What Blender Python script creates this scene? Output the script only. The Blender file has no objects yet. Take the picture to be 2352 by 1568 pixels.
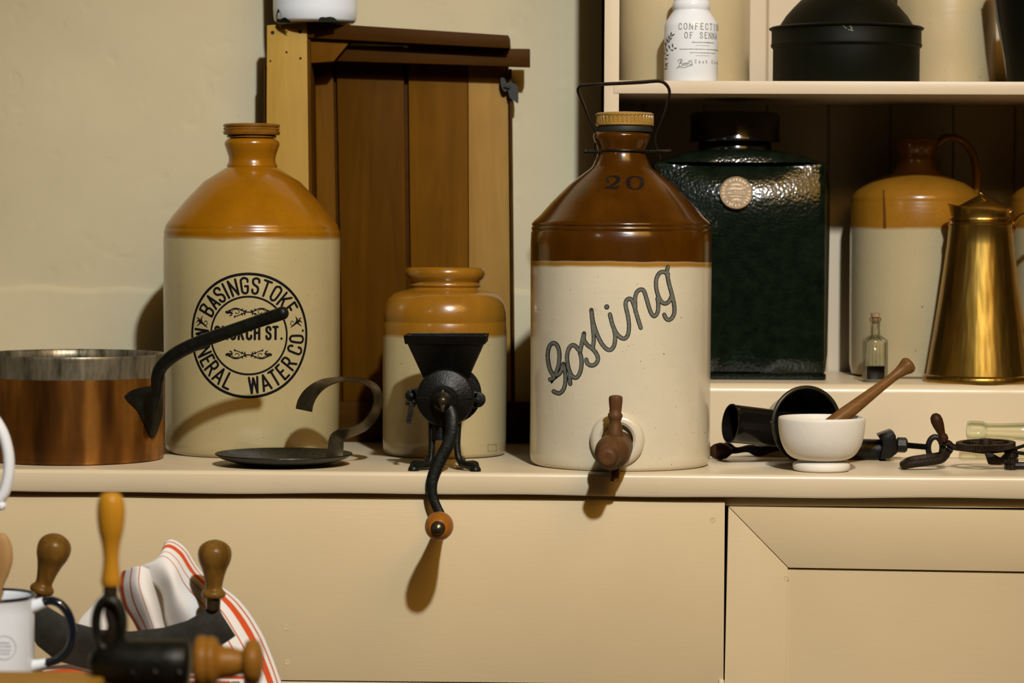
import bpy, bmesh, math, random
from mathutils import Vector, Matrix
random.seed(7)
R = math.radians
scene = bpy.context.scene
C = scene.collection

# ------------------------------------------------------------------ camera
FPX, CX, CY = 6300.0, 1176.0, 784.0           # focal length and centre for a 2352 x 1568 frame
YAW, PITCH, ROLL = R(1.9), R(2.4), 0.0047
F0 = Vector((-math.sin(YAW)*math.cos(PITCH), math.cos(YAW)*math.cos(PITCH), -math.sin(PITCH)))
R0 = Vector((math.cos(YAW), math.sin(YAW), 0))
U0 = R0.cross(F0)
RT = R0*math.cos(ROLL) + U0*math.sin(ROLL)
UP = U0*math.cos(ROLL) - R0*math.sin(ROLL)
CAM = -(F0 - UP*((1085.5-CY)/FPX))*3.6        # the worktop's front edge (y = 0, z = 0) is 3.6 m away
cam_data = bpy.data.cameras.new('camera')
cam = bpy.data.objects.new('camera', cam_data); C.objects.link(cam)
M3 = Matrix((RT, UP, -F0)).transposed()
cam.matrix_world = Matrix.Translation(CAM) @ M3.to_4x4()
cam_data.sensor_width = 36; cam_data.lens = 36*FPX/2352
cam_data.clip_start = .05
cam_data.dof.use_dof = True; cam_data.dof.focus_distance = 3.66; cam_data.dof.aperture_fstop = 4.8
scene.camera = cam

# ------------------------------------------------------------------ light
w = bpy.data.worlds.new('room_ambience'); scene.world = w; w.use_nodes = True
bg = w.node_tree.nodes['Background']
bg.inputs[0].default_value = (1.0, .60, .14, 1); bg.inputs[1].default_value = .010
def lamp(name, loc, target, power, col, radius, cone=60, blend=.6):
    d = bpy.data.lights.new(name, 'SPOT'); d.energy = power; d.color = col; d.shadow_soft_size = radius
    d.spot_size = R(cone); d.spot_blend = blend
    o = bpy.data.objects.new(name, d); C.objects.link(o); o.location = loc
    o.rotation_euler = (Vector(target)-Vector(loc)).to_track_quat('-Z', 'Y').to_euler()
    return o
lamp('ceiling_spot_lamp', (.72, -3.3, 2.5), (-.05, .1, .12), 640, (.88, .95, 1), .075, 42, .9)
ad = bpy.data.lights.new('ceiling_bounce_fill', 'AREA'); ad.shape = 'RECTANGLE'; ad.size = 2.2; ad.size_y = 2.0; ad.energy = 72; ad.color = (1, .52, .07)  # added amber area fill, standing in for bounce off an unseen ceiling
ao = bpy.data.objects.new('ceiling_bounce_fill', ad); C.objects.link(ao); ao.location = (1.5, -3.2, 2.8)
ao.rotation_euler = (Vector((0, .1, 0))-ao.location).to_track_quat('-Z', 'Y').to_euler()
lamp('side_spot_lamp', (-1.9, -3.4, 1.9), (0, .2, .2), 9, (1, .85, .62), .05, 50, .9)
vs = scene.view_settings
vs.view_transform = 'Standard'; vs.look = 'None'; vs.gamma = 1; vs.exposure = 0
vs.use_curve_mapping = False
scene.cycles.diffuse_bounces = 1

# ------------------------------------------------------------------ measuring helpers
def P(u, v, Y):
    """the place at depth Y that the photograph shows at (u, v)"""
    d = F0 + RT*((u-CX)/FPX) - UP*((v-CY)/FPX)
    return CAM + d*((Y-CAM.y)/d.y)
def S(u, Y):
    d = F0 + RT*((u-CX)/FPX) - UP*((700-CY)/FPX)
    return FPX/((Y-CAM.y)/d.y)
def pz(u, v, Y): return P(u, v, Y).z
def px(u, v, Y): return P(u, v, Y).x

def crom(pts, n=6, closed=False):
    """Catmull-Rom through points (tuples of any length)"""
    pts = [tuple(p) for p in pts]; out = []; k = len(pts)
    rng = range(k) if closed else range(k-1)
    for i in rng:
        p1, p2 = pts[i], pts[(i+1) % k]
        p0 = pts[i-1] if (i > 0 or closed) else tuple(2*a-b for a, b in zip(p1, p2))
        p3 = pts[(i+2) % k] if (i+2 < k or closed) else tuple(2*b-a for a, b in zip(p1, p2))
        for j in range(n):
            t = j/n; t2 = t*t; t3 = t2*t
            out.append(tuple(.5*((2*b)+(-a+c)*t+(2*a-5*b+4*c-d)*t2+(-a+3*b-3*c+d)*t3) for a, b, c, d in zip(p0, p1, p2, p3)))
    if not closed: out.append(pts[-1])
    return out

# ------------------------------------------------------------------ mesh helpers
def wloc(o):
    v = Vector((0, 0, 0))
    while o is not None: v = v + o.location; o = o.parent
    return v
class MB:
    def __init__(s): s.v = []; s.f = []; s.uv = None
    def add(s, vs, fs):
        b = len(s.v); s.v += [tuple(p) for p in vs]; s.f += [tuple(i+b for i in f) for f in fs]; return s
    def rings(s, rings, closed=True, cap0=True, cap1=True):
        n = len(rings[0]); vs = [p for r in rings for p in r]; fs = []
        m = n if closed else n-1
        for i in range(len(rings)-1):
            for j in range(m):
                a = i*n+j; b = i*n+(j+1) % n
                fs.append((a, b, b+n, a+n))
        if closed and cap0: fs.append(tuple(range(n))[::-1])
        if closed and cap1: fs.append(tuple((len(rings)-1)*n+j for j in range(n)))
        return s.add(vs, fs)
    def box(s, x0, x1, y0, y1, z0, z1):
        return s.rings([[(x0, y0, z), (x1, y0, z), (x1, y1, z), (x0, y1, z)] for z in (z0, z1)])
    def lathe(s, prof, c, seg=72, mod=None, ax=None):
        """prof: (r, h) list; c: centre of axis foot; ax: axis vector (default up)"""
        c = Vector(c); ax = Vector((0, 0, 1)) if ax is None else Vector(ax).normalized()
        a = Vector((1, 0, 0)) if abs(ax.x) < .9 else Vector((0, 0, 1))
        e1 = (a - ax*a.dot(ax)).normalized(); e2 = ax.cross(e1)
        rr = []
        for k, (r, h) in enumerate(prof):
            r = max(r, 1e-5); ring = []
            for j in range(seg):
                t = 2*math.pi*j/seg; q = r*(mod(t, k) if mod else 1)
                ring.append(c + ax*h + e1*(q*math.cos(t)) + e2*(q*math.sin(t)))
            rr.append(ring)
        return s.rings(rr, True, prof[0][0] > 1e-4, prof[-1][0] > 1e-4)
    def tube(s, pts, rad, seg=10, flat=None, up=None, caps=True):
        """sweep; rad number or list; flat: (a, b) multiples along / across 'up'"""
        pts = [Vector(p) for p in pts]; n = len(pts)
        if not hasattr(rad, '__len__'): rad = [rad]*n
        t0 = (pts[1]-pts[0]).normalized()
        ref = Vector(up) if up is not None else (Vector((0, 0, 1)) if abs(t0.z) < .9 else Vector((0, 1, 0)))
        rr = []
        for i in range(n):
            t = (pts[min(i+1, n-1)]-pts[max(i-1, 0)]).normalized()
            if up is not None: ref = Vector(up)
            e1 = (ref - t*ref.dot(t)); e1 = e1.normalized() if e1.length > 1e-6 else t.orthogonal().normalized()
            e2 = t.cross(e1)
            if up is None: ref = e1
            fa, fb = flat if flat else (1, 1)
            rr.append([pts[i] + e1*(rad[i]*fa*math.cos(2*math.pi*j/seg)) + e2*(rad[i]*fb*math.sin(2*math.pi*j/seg)) for j in range(seg)])
        return s.rings(rr, True, caps, caps)
    def loop(s, pts, rad, seg=8, flat=None, up=None):
        pts = [Vector(p) for p in pts]; n = len(pts); rr = []
        up = Vector(up) if up is not None else Vector((0, 1, 0))
        for i in range(n):
            t = (pts[(i+1) % n]-pts[i-1]).normalized(); e1 = (up-t*up.dot(t)).normalized(); e2 = t.cross(e1)
            fa, fb = flat if flat else (1, 1)
            rr.append([pts[i]+e1*(rad*fa*math.cos(2*math.pi*j/seg))+e2*(rad*fb*math.sin(2*math.pi*j/seg)) for j in range(seg)])
        rr.append(rr[0]); return s.rings(rr, True, False, False)
    def prism(s, poly, d):
        """poly: 3-D outline, d: thickness vector"""
        d = Vector(d); n = len(poly); a = [Vector(p) for p in poly]; b = [p+d for p in a]
        fs = [tuple(range(n)), tuple(range(2*n-1, n-1, -1))] + [(j, (j+1) % n, n+(j+1) % n, n+j) for j in range(n)]
        return s.add(a+b, fs)
    def strap(s, pts, wid, half, thick):
        """flat band: centre points, per-point width vectors, thickness"""
        pts = [Vector(p) for p in pts]; n = len(pts); rr = []
        for i in range(n):
            t = (pts[min(i+1, n-1)]-pts[max(i-1, 0)]).normalized()
            wv = Vector(wid[i]); wv = (wv - t*wv.dot(t)).normalized(); nv = t.cross(wv)*thick*.5
            h = half[i] if hasattr(half, '__len__') else half
            rr.append([pts[i]+wv*h+nv, pts[i]-wv*h+nv, pts[i]-wv*h-nv, pts[i]+wv*h-nv])
        return s.rings(rr)
    def build(s, name, mat, parent=None, bevel=0, sharp=35, segs=2, recalc=True):
        o0 = wloc(parent); me = bpy.data.meshes.new(name)
        me.from_pydata([tuple(Vector(p)-o0) for p in s.v], [], s.f); me.update()
        if s.uv:
            uvl = me.uv_layers.new(name='UVMap')
            for l in me.loops: uvl.data[l.index].uv = s.uv[l.vertex_index]
        bm = bmesh.new(); bm.from_mesh(me)
        if recalc: bmesh.ops.recalc_face_normals(bm, faces=bm.faces)
        if bevel:
            ed = [e for e in bm.edges if len(e.link_faces) == 2 and e.calc_face_angle(0) > R(30)]
            bmesh.ops.bevel(bm, geom=ed, offset=bevel, segments=segs, profile=.5, affect='EDGES', clamp_overlap=True)
        bm.to_mesh(me); bm.free()
        me.shade_smooth(); me.set_sharp_from_angle(angle=R(sharp))
        if isinstance(mat, str): mat = MT[mat]
        me.materials.append(mat)
        o = bpy.data.objects.new(name, me); C.objects.link(o); o.parent = parent
        return o

def tag(o, label, cat=None, group=None, kind=None):
    o['label'] = label
    if cat: o['category'] = cat
    if group: o['group'] = group
    if kind: o['kind'] = kind
    return o
def thing(name, loc, label, cat, group=None):
    o = bpy.data.objects.new(name, None); C.objects.link(o); o.location = loc
    o.empty_display_size = .02
    return tag(o, label, cat, group)

# ------------------------------------------------------------------ materials
MT = {}
class NT:
    def __init__(s, name):
        m = bpy.data.materials.new(name); m.use_nodes = True; s.m = m; s.t = m.node_tree
        s.b = s.t.nodes['Principled BSDF']; MT[name] = m
    def n(s, typ, **kw):
        nd = s.t.nodes.new(typ)
        for k, v in kw.items():
            if k in nd.inputs: nd.inputs[k].default_value = v
            else: setattr(nd, k, v)
        return nd
    def l(s, a, b): s.t.links.new(a, b)
    def pos(s, scale=(1, 1, 1), rot=(0, 0, 0)):
        g = s.n('ShaderNodeNewGeometry'); mp = s.n('ShaderNodeMapping')
        mp.inputs['Scale'].default_value = scale; mp.inputs['Rotation'].default_value = rot
        s.l(g.outputs['Position'], mp.inputs['Vector']); return mp.outputs['Vector']
    def noise(s, vec, scale, detail=4, rough=.55, dist=0):
        nd = s.n('ShaderNodeTexNoise'); nd.inputs['Scale'].default_value = scale; nd.inputs['Detail'].default_value = detail
        nd.inputs['Roughness'].default_value = rough; nd.inputs['Distortion'].default_value = dist
        s.l(vec, nd.inputs['Vector']); return nd.outputs['Fac']
    def ramp(s, fac, stops, interp='LINEAR'):
        r = s.n('ShaderNodeValToRGB'); cr = r.color_ramp; cr.interpolation = interp
        cr.elements[0].position = stops[0][0]; cr.elements[1].position = stops[-1][0]
        cr.elements[0].color = (*stops[0][1], 1); cr.elements[1].color = (*stops[-1][1], 1)
        for q, cc in stops[1:-1]: cr.elements.new(q).color = (*cc, 1)
        s.l(fac, r.inputs['Fac']); return r.outputs['Color']
    def mix(s, fac, a, b, typ='MIX'):
        x = s.n('ShaderNodeMix', data_type='RGBA', blend_type=typ)
        for sock, val in ((x.inputs[0], fac), (x.inputs[6], a), (x.inputs[7], b)):
            if isinstance(val, (int, float)): sock.default_value = val
            elif isinstance(val, tuple): sock.default_value = (*val, 1)
            else: s.l(val, sock)
        return x.outputs[2]
    def math(s, op, a, b=0.0, clamp=False):
        x = s.n('ShaderNodeMath', operation=op, use_clamp=clamp)
        for sock, val in ((x.inputs[0], a), (x.inputs[1], b)):
            if isinstance(val, (int, float)): sock.default_value = val
            else: s.l(val, sock)
        return x.outputs[0]
    def bump(s, h, strength, dist=.002):
        b = s.n('ShaderNodeBump'); b.inputs['Strength'].default_value = strength; b.inputs['Distance'].default_value = dist
        s.l(h, b.inputs['Height']); s.l(b.outputs['Normal'], s.b.inputs['Normal'])
    def set(s, col=None, rough=None, metal=None, spec=None, coat=None, **kw):
        for nm, val in (('Base Color', col), ('Roughness', rough), ('Metallic', metal), ('Specular IOR Level', spec), ('Coat Weight', coat)):
            if val is None: continue
            if isinstance(val, tuple): s.b.inputs[nm].default_value = (*val, 1)
            elif isinstance(val, (int, float)): s.b.inputs[nm].default_value = val
            else: s.l(val, s.b.inputs[nm])
        for k, val in kw.items(): s.b.inputs[k].default_value = val
        return s
def dk(c, k): return tuple(x*k for x in c)

def plain(name, col, rough=.5, metal=0, spec=.5, var=.15, scale=30, bump=0, bscale=200, stretch=(1, 1, 1), bdist=.002, coat=0, rvar=0):
    t = NT(name); p = t.pos(stretch)
    c = t.ramp(t.noise(p, scale), [(.3, dk(col, 1-var)), (.7, dk(col, 1+var*.6))])
    r = rough
    if rvar:
        rr = t.n('ShaderNodeMapRange'); t.l(t.noise(p, scale*1.7), rr.inputs[0])
        rr.inputs[3].default_value = rough-rvar; rr.inputs[4].default_value = rough+rvar; r = rr.outputs[0]
    t.set(c, r, metal, spec, coat)
    if bump: t.bump(t.noise(p, bscale, 3), bump, bdist)
    return t
def wood(name, a, b, rough=.45, along='z', scale=18, stretch=12, spec=.16, bump=.15, spots=None):
    t = NT(name); sc = {'x': (1, stretch, stretch), 'y': (stretch, 1, stretch), 'z': (stretch, stretch, 1)}[along]
    p = t.pos(sc); f = t.noise(p, scale/ stretch*1.6, 6, .6, 1.2)
    c = t.ramp(f, [(.28, a), (.5, tuple((x+y)/2 for x, y in zip(a, b))), (.72, b)])
    blot = t.noise(t.pos(), 9, 3)
    c = t.mix(t.math('MULTIPLY', blot, .55), c, dk(a, .55), 'MIX')
    t.set(c, rough, 0, spec); t.bump(f, bump, .001)
    return t

# painted joinery and plaster
def paint(name, col, rough=.38, spec=.45):
    t = NT(name); p = t.pos()
    c = t.ramp(t.noise(p, 3.5, 5), [(.3, dk(col, .95)), (.7, dk(col, 1.03))])
    t.set(c, rough, 0, spec)
    br = t.noise(t.pos((1, 6, 9)), 26, 4); lump = t.noise(p, 7, 2)
    t.bump(t.math('ADD', t.math('MULTIPLY', br, .35), lump), .14, .0025)
    return t
CREAM = (.64, .50, .285)
paint('cream_paint', CREAM)
paint('worktop_paint', (.70, .57, .37), .33, .5)
paint('shelf_paint', (.70, .57, .39), .4, .4)
t = NT('plaster'); p = t.pos()
c = t.ramp(t.noise(p, 2.2, 6, .6), [(.3, (.50, .43, .27)), (.7, (.60, .52, .335))])
t.set(c, .75, 0, .25)
dent = t.noise(p, 24, 2, .4); dent = t.ramp(dent, [(.0, (0, 0, 0)), (.27, (0, 0, 0)), (.36, (1, 1, 1))])
t.bump(t.math('ADD', t.math('MULTIPLY', t.noise(p, 9, 6, .6), .9), t.math('MULTIPLY', dent, .3)), .30, .005)
plain('dark_gap', (.012, .009, .006), .9, spec=.1)
plain('floor_stone', (.16, .12, .08), .6)

# stoneware, two colours: glazed shoulder above a given height
def stoneware(name, zsplit, top, top2, body, soft=.002, band=None, bandw=.0, rough=.22, wob=.006, streak=.25, drip=False):
    t = NT(name); p = t.pos(); g = t.n('ShaderNodeNewGeometry'); sx = t.n('ShaderNodeSeparateXYZ'); t.l(g.outputs['Position'], sx.inputs[0])
    z = sx.outputs['Z']; wv = t.math('MULTIPLY', t.math('SUBTRACT', t.noise(p, 14, 2), .5), wob)
    zz = t.math('ADD', z, wv)
    def step(z0, sft):
        r = t.n('ShaderNodeMapRange'); t.l(zz, r.inputs[0]); r.inputs[1].default_value = z0-sft; r.inputs[2].default_value = z0+sft
        return r.outputs[0]
    gl = t.ramp(t.noise(t.pos((1, 1, .35)), 16, 5, .6), [(.3, top), (.7, top2)])
    spk = t.ramp(t.noise(p, 420, 2), [(.60, (0, 0, 0)), (.72, (1, 1, 1))])
    gl = t.mix(t.math('MULTIPLY', spk, .35), gl, dk(top, .4))
    bd = t.ramp(t.noise(p, 5, 5), [(.3, dk(body, .9)), (.7, dk(body, 1.04))])
    spk2 = t.ramp(t.noise(p, 300, 2), [(.68, (0, 0, 0)), (.76, (1, 1, 1))])
    bd = t.mix(t.math('MULTIPLY', spk2, .5), bd, (.16, .10, .05))
    pin = t.ramp(t.noise(p, 170, 1), [(.79, (0, 0, 0)), (.81, (1, 1, 1))])
    bd = t.mix(t.math('MULTIPLY', pin, .9), bd, (.06, .04, .02))
    c = t.mix(step(zsplit, soft), bd, gl)
    if band:
        bm_ = t.math('SUBTRACT', step(zsplit-bandw, .0018), step(zsplit, .0012), True)
        c = t.mix(bm_, c, band)
    t.set(c, rough, 0, .5, .35)
    t.b.inputs['Coat Roughness'].default_value = .08
    t.bump(t.math('ADD', t.noise(p, 55, 3), t.math('MULTIPLY', t.noise(t.pos((1, 1, 6)), 18, 2), 1.5)), .10, .0015)
    return t

plain('ink_black', (.006, .006, .006), .6, spec=.08, var=.1)
plain('dark_liquid', (.004, .003, .002), .1, var=.1)
plain('ink_grey', (.15, .15, .115), .6, spec=.1, var=.35, scale=700, stretch=(.2, .2, 1))
plain('ink_olive', (.16, .15, .085), .5, var=.1)
plain('ink_dark_olive', (.035, .035, .015), .5, var=.2)
plain('ink_blue_grey', (.52, .57, .60), .5, var=.2, scale=200)
plain('ink_stencil', (.012, .006, .004), .35, var=.3, scale=300)
plain('iron', (.011, .011, .007), .42, .4, .35, .5, 90, .25, 260, rvar=.12)
plain('dark_iron', (.006, .0055, .004), .42, .3, .35, .4, 70, .3, 300, rvar=.1)
plain('rusty_iron', (.020, .011, .005), .55, .2, .25, .5, 120, .4, 420)
plain('wire_iron', (.035, .026, .016), .42, .8, .5, .4, 150, .2, 400)
plain('pale_wire', (.45, .40, .27), .35, .9)
plain('steel', (.42, .38, .30), .25, 1.0, var=.25)
plain('dull_steel', (.12, .095, .05), .33, .85, var=.4, scale=60, rvar=.1)
plain('blade_steel', (.030, .029, .021), .55, .5, var=.4, scale=60, bump=.1, bscale=500)
plain('enamel_black', (.006, .005, .004), .14, 0, .5, .3, 20, .05, 60)
plain('tin_black', (.004, .0045, .001), .55, 0, .12, .3, 25, .12, 60)
plain('enamel_white', (.79, .84, .89), .22, 0, .5, .05, 10, .03, 60)
plain('porcelain', (.79, .81, .82), .15, 0, .5, .03, 10)
plain('enamel_navy', (.006, .009, .016), .12, 0, .5, .2, 20)
plain('marble', (.80, .74, .62), .55, 0, .4, .04, 18, .12, 180)
plain('rubber', (.012, .014, .010), .6)
plain('cork', (.34, .22, .11), .8, var=.35, scale=160)
plain('cap_ochre', (.34, .19, .035), .28, 0, .5, .2, 60)
plain('brass_badge', (.20, .125, .05), .5, .25, .5, .35, 150, .2, 300)
plain('brass_badge_bright', (.38, .27, .15), .5, .25, .5, .2, 150)
wood('tap_wood', (.085, .034, .010), (.17, .078, .026), .5, 'z', 30)
wood('dark_wood_knob', (.030, .010, .003), (.065, .024, .007), .5, 'z', 30)
wood('knob_wood', (.26, .080, .006), (.42, .15, .014), .32, 'z', 40)
wood('pestle_wood', (.13, .055, .012), (.25, .115, .03), .38, 'x', 40)
wood('chopper_wood', (.10, .045, .006), (.25, .125, .022), .3, 'z', 40)
wood('orange_wood', (.48, .21, .012), (.62, .30, .025), .32, 'z', 40)
wood('turned_wood', (.22, .092, .010), (.37, .165, .022), .4, 'x', 40)
wood('block_wood', (.40, .20, .022), (.55, .30, .04), .45, 'x', 30)
wood('spoon_wood', (.34, .17, .05), (.60, .38, .16), .5, 'z', 40)
wood('table_wood', (.18, .10, .04), (.28, .16, .07), .5, 'x', 20)
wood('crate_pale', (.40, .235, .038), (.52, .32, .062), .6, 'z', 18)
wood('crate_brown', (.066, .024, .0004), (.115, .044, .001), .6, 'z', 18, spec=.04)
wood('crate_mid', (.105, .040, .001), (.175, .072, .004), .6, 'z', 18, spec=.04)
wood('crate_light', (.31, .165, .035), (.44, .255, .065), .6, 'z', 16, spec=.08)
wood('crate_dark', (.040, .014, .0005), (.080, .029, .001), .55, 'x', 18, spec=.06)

# wrinkled green lacquer
t = NT('green_lacquer'); p = t.pos()
t.set(t.ramp(t.noise(p, 60, 4), [(.3, (.0022, .0045, .0022)), (.7, (.006, .011, .005))]), .17, 0, .34, 0)
vo = t.n('ShaderNodeTexVoronoi', feature='SMOOTH_F1'); vo.inputs['Scale'].default_value = 230; t.l(p, vo.inputs['Vector'])
t.bump(t.math('ADD', vo.outputs['Distance'], t.math('MULTIPLY', t.noise(p, 22, 3), 1.6)), .30, .0014)
# polished brass, uneven
t = NT('brass'); p = t.pos((6, 6, .7))
t.set(t.ramp(t.noise(t.pos((3, 3, 1)), 14, 5, .6), [(.3, (.34, .19, .028)), (.7, (.50, .315, .07))]), .33, 1.0)
t.bump(t.noise(t.pos((1, 1, .06)), 42, 2), .55, .004)
# copper pan, tinned band round the top (zband set where the pan is built)
def copper(zb):
    t = NT('copper_tinned'); p = t.pos((2.5, 2.5, 1)); g = t.n('ShaderNodeNewGeometry'); sx = t.n('ShaderNodeSeparateXYZ'); t.l(g.outputs['Position'], sx.inputs[0])
    z = t.math('ADD', sx.outputs['Z'], t.math('MULTIPLY', t.math('SUBTRACT', t.noise(p, 30, 2), .5), .003))
    r = t.n('ShaderNodeMapRange'); t.l(z, r.inputs[0]); r.inputs[1].default_value = zb-.0008; r.inputs[2].default_value = zb+.0008
    cu = t.ramp(t.noise(t.pos((1, 1, .18)), 26, 2, .5), [(.32, (.050, .016, .0015)), (.5, (.19, .066, .006)), (.66, (.50, .20, .03))])  # upright dark and bright streaks: reflection bands painted into the copper
    cu = t.mix(t.math('MULTIPLY', t.noise(t.pos(), 30, 5, .7), .6), cu, (.06, .022, .003))
    tin = t.ramp(t.noise(t.pos((1, 1, .25)), 30, 4, .7), [(.35, (.055, .048, .028)), (.65, (.33, .28, .185))])
    t.set(t.mix(r.outputs[0], cu, tin), .36, .6, .5)
    t.bump(t.noise(t.pos((4, 4, 1)), 12, 3), .3, .003)
# glass
def glass(name, col, edge):
    t = NT(name); lw = t.n('ShaderNodeLayerWeight', Blend=.35); tr = t.n('ShaderNodeBsdfTransparent'); gl = t.n('ShaderNodeBsdfGlossy', Roughness=.04)
    c = t.ramp(lw.outputs['Facing'], [(0, col), (.55, tuple((x+y)/2 for x, y in zip(col, edge))), (1, edge)]); t.l(c, tr.inputs['Color'])
    fr_ = t.n('ShaderNodeFresnel', IOR=1.5); mx = t.n('ShaderNodeMixShader')
    t.l(t.math('MULTIPLY', fr_.outputs[0], .45), mx.inputs[0]); t.l(tr.outputs[0], mx.inputs[1]); t.l(gl.outputs[0], mx.inputs[2])
    t.l(mx.outputs[0], t.t.nodes['Material Output'].inputs['Surface'])
    bp = t.n('ShaderNodeBump', Strength=.12, Distance=.002); t.l(t.noise(t.pos(), 60, 2), bp.inputs['Height']); t.l(bp.outputs[0], gl.inputs['Normal'])
glass('clear_glass', (.975, .98, .965), (.58, .62, .55)); glass('green_glass', (.97, .985, .955), (.78, .86, .72))
# towel: stripes run along the woven edge, distance from that edge is the first coordinate (in metres)
t = NT('striped_towel'); uv = t.n('ShaderNodeUVMap'); sx = t.n('ShaderNodeSeparateXYZ'); t.l(uv.outputs[0], sx.inputs[0])
d = t.math('ADD', sx.outputs[0], t.math('MULTIPLY', t.math('SUBTRACT', t.noise(t.pos(), 60, 2), .5), .0006))
wht, red, ora = (.76, .72, .66), (.62, .085, .022), (.52, .13, .045)
S_ = .05
c = t.ramp(t.math('DIVIDE', d, S_), [(0, wht), (.07, ora), (.095, wht), (.16, red), (.275, wht), (.42, ora), (.445, wht), (.58, ora), (.605, wht)], 'CONSTANT')
t.set(c, .9, 0, .1); t.bump(t.noise(t.pos(), 900, 2), .5, .0008)

# ================================================================== setting
WALL_Y = .527; UNIT_F, UNIT_B = .28, .625
def struct(name, mb, mat, **kw):
    o = mb.build(name, mat, None, **kw); o['kind'] = 'structure'; return o
xl, xr = -1.6, 1.5
XP = px(1388, 100, UNIT_F)                       # left side of the shelf unit
mb = MB()                                        # plaster wall: comes forward left of the shelf recess
mb.add([(xl, WALL_Y, -.9), (XP-.004, WALL_Y, -.9), (XP-.004, UNIT_B+.012, -.9), (xr, UNIT_B+.012, -.9), (xr, .8, -.9), (xl, .8, -.9)]
       + [(xl, WALL_Y, 1.7), (XP-.004, WALL_Y, 1.7), (XP-.004, UNIT_B+.012, 1.7), (xr, UNIT_B+.012, 1.7), (xr, .8, 1.7), (xl, .8, 1.7)],
       [(0, 1, 7, 6), (1, 2, 8, 7), (2, 3, 9, 8), (3, 4, 10, 9), (4, 5, 11, 10), (5, 0, 6, 11), (0, 1, 2, 3, 4, 5), (6, 7, 8, 9, 10, 11)])
struct('wall_back', mb, 'plaster')
ZD = pz(170, 657, WALL_Y)
mb = MB(); NXD = 60
rr = []
for i in range(NXD+1):                           # the lower plaster stands a little proud, with a worn rounded ledge
    x = xl+(XP-.006-xl)*i/NXD; q = .0025*math.sin(i*1.3)+.0015*math.sin(i*.47)
    rr.append([(x, WALL_Y+.002, -.02), (x, WALL_Y-.0075, -.02), (x, WALL_Y-.0075, ZD-.012+q), (x, WALL_Y-.005, ZD-.003+q), (x, WALL_Y-.001, ZD+q), (x, WALL_Y+.002, ZD+q)])
mb.rings(rr); struct('trim_1', mb, 'plaster', sharp=60)
struct('floor', MB().box(-2.5, 2.5, -4.5, .8, -.95, -.90), 'floor_stone')

# worktop: hand-planed edge that waves a little
mb = MB(); rr = []; N = 90
for i in range(N+1):
    x = xl+(xr-xl)*i/N; wv = .0007*math.sin(i*.9)+.0006*math.sin(i*.37+1); zb = -.0295+.0009*math.sin(i*.31+.5)+.0006*math.sin(i*.83)
    rr.append([(x, .624, -.029), (x, .624, 0), (x, .006, 0), (x, .0025+wv, -.0008), (x, .0006+wv, -.003), (x, wv, -.006), (x, wv, zb+.003), (x, .002+wv, zb), (x, .02, -.029)])
mb.rings(rr); o = mb.build('worktop', 'worktop_paint', sharp=50)
tag(o, 'long cream painted worktop with a rounded wavy front edge', 'worktop')

# ------------------------------------------------------------------ cabinet under the worktop
FY = .013
cab = thing('base_cabinet', (px(1500, 1400, FY), .3, -.9), 'cream painted base cabinet under the worktop with flat front and panelled door', 'cabinet')
def quadboard(uvs, y0, y1):
    """front outline given where the photograph shows it, extruded back"""
    return MB().prism([P(u, v, y0) for u, v in uvs], (0, y1-y0, 0))
ZP = pz(870, 1564.5, FY)
mb = MB().box(xl, px(1664, 1300, FY), FY, FY+.02, ZP, -.0302); o = mb.build('front_panel', 'cream_paint', cab, bevel=.0012)
mb = MB().box(xl, px(1664, 1300, FY), FY+.001, FY+.02, -.86, ZP-.0014); mb.build('front_panel', 'cream_paint', cab, bevel=.0012)
for u, v in ((1637, 1193), (657, 1441), (660, 1521)):          # filled screw holes
    c = P(u, v, FY); MB().lathe([(.0042, 0), (.0036, .0006), (.002, .0004), (.0001, .0003)], (c.x, FY+.0002, c.z), 14, ax=(0, -1, 0)).build('screw_filler', 'cream_paint', cab)
MB().box(xl, xr, FY+.03, .5, -.86, -.0302).build('carcass', 'dark_gap', cab)
MB().box(px(1664, 1150, FY)+.0004, xr, .020, .04, pz(1700, 1161, .02), -.0302).build('top_rail', 'cream_paint', cab)
door = MB(); DY = FY
A0, A1 = (1673, 1163), (2520, 1174.5)                       # the door hangs slightly out of level
dp = lambda u, v: P(u, v, DY)
dz = -.84
rail = [(1674.5, 1163.5), (2520, 1174.5), (2520, 1315.5), (1811, 1303.5)]
m = MB().prism([dp(*q) for q in rail], (0, .018, 0)); dr = m.build('door', 'cream_paint', cab, bevel=.0009)
b1, b2, b3 = dp(1666, 2000), dp(1806, 2000), None
p1, p2 = dp(1673.2, 1163.8), dp(1809.6, 1303.8)
lean = (dp(1664.5, 1550).x-p1.x)/(dp(1664.5, 1550).z-p1.z)
s1 = Vector((p1.x+lean*(dz-p1.z), DY, dz)); s2 = Vector((p2.x+lean*.4*(dz-p2.z), DY, dz))
MB().prism([p1, p2, s2, s1], (0, .018, 0)).build('stile', 'cream_paint', dr, bevel=.0009)
MB().box(p2.x-.012, xr, DY+.0042, DY+.014, dz, pz(1900, 1290, DY)).build('panel', 'cream_paint', dr)
MB().box(p1.x, xr, DY+.015, DY+.018, dz, pz(1700, 1180, DY)).build('backing', 'dark_gap', dr)
c = P(1655, 1563, FY)
MB().lathe([(.004, 0), (.004, .03), (.003, .032)], (c.x+.001, FY-.001, c.z-.03), 12).build('hinge_pin', 'shelf_paint', dr)
c = dp(1806, 1327); MB().lathe([(.0035, 0), (.003, .0007), (.0014, .0004), (.0001, .0002)], (c.x, DY+.0002, c.z), 12, ax=(0, -1, 0)).build('screw_filler', 'cream_paint', dr)

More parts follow.
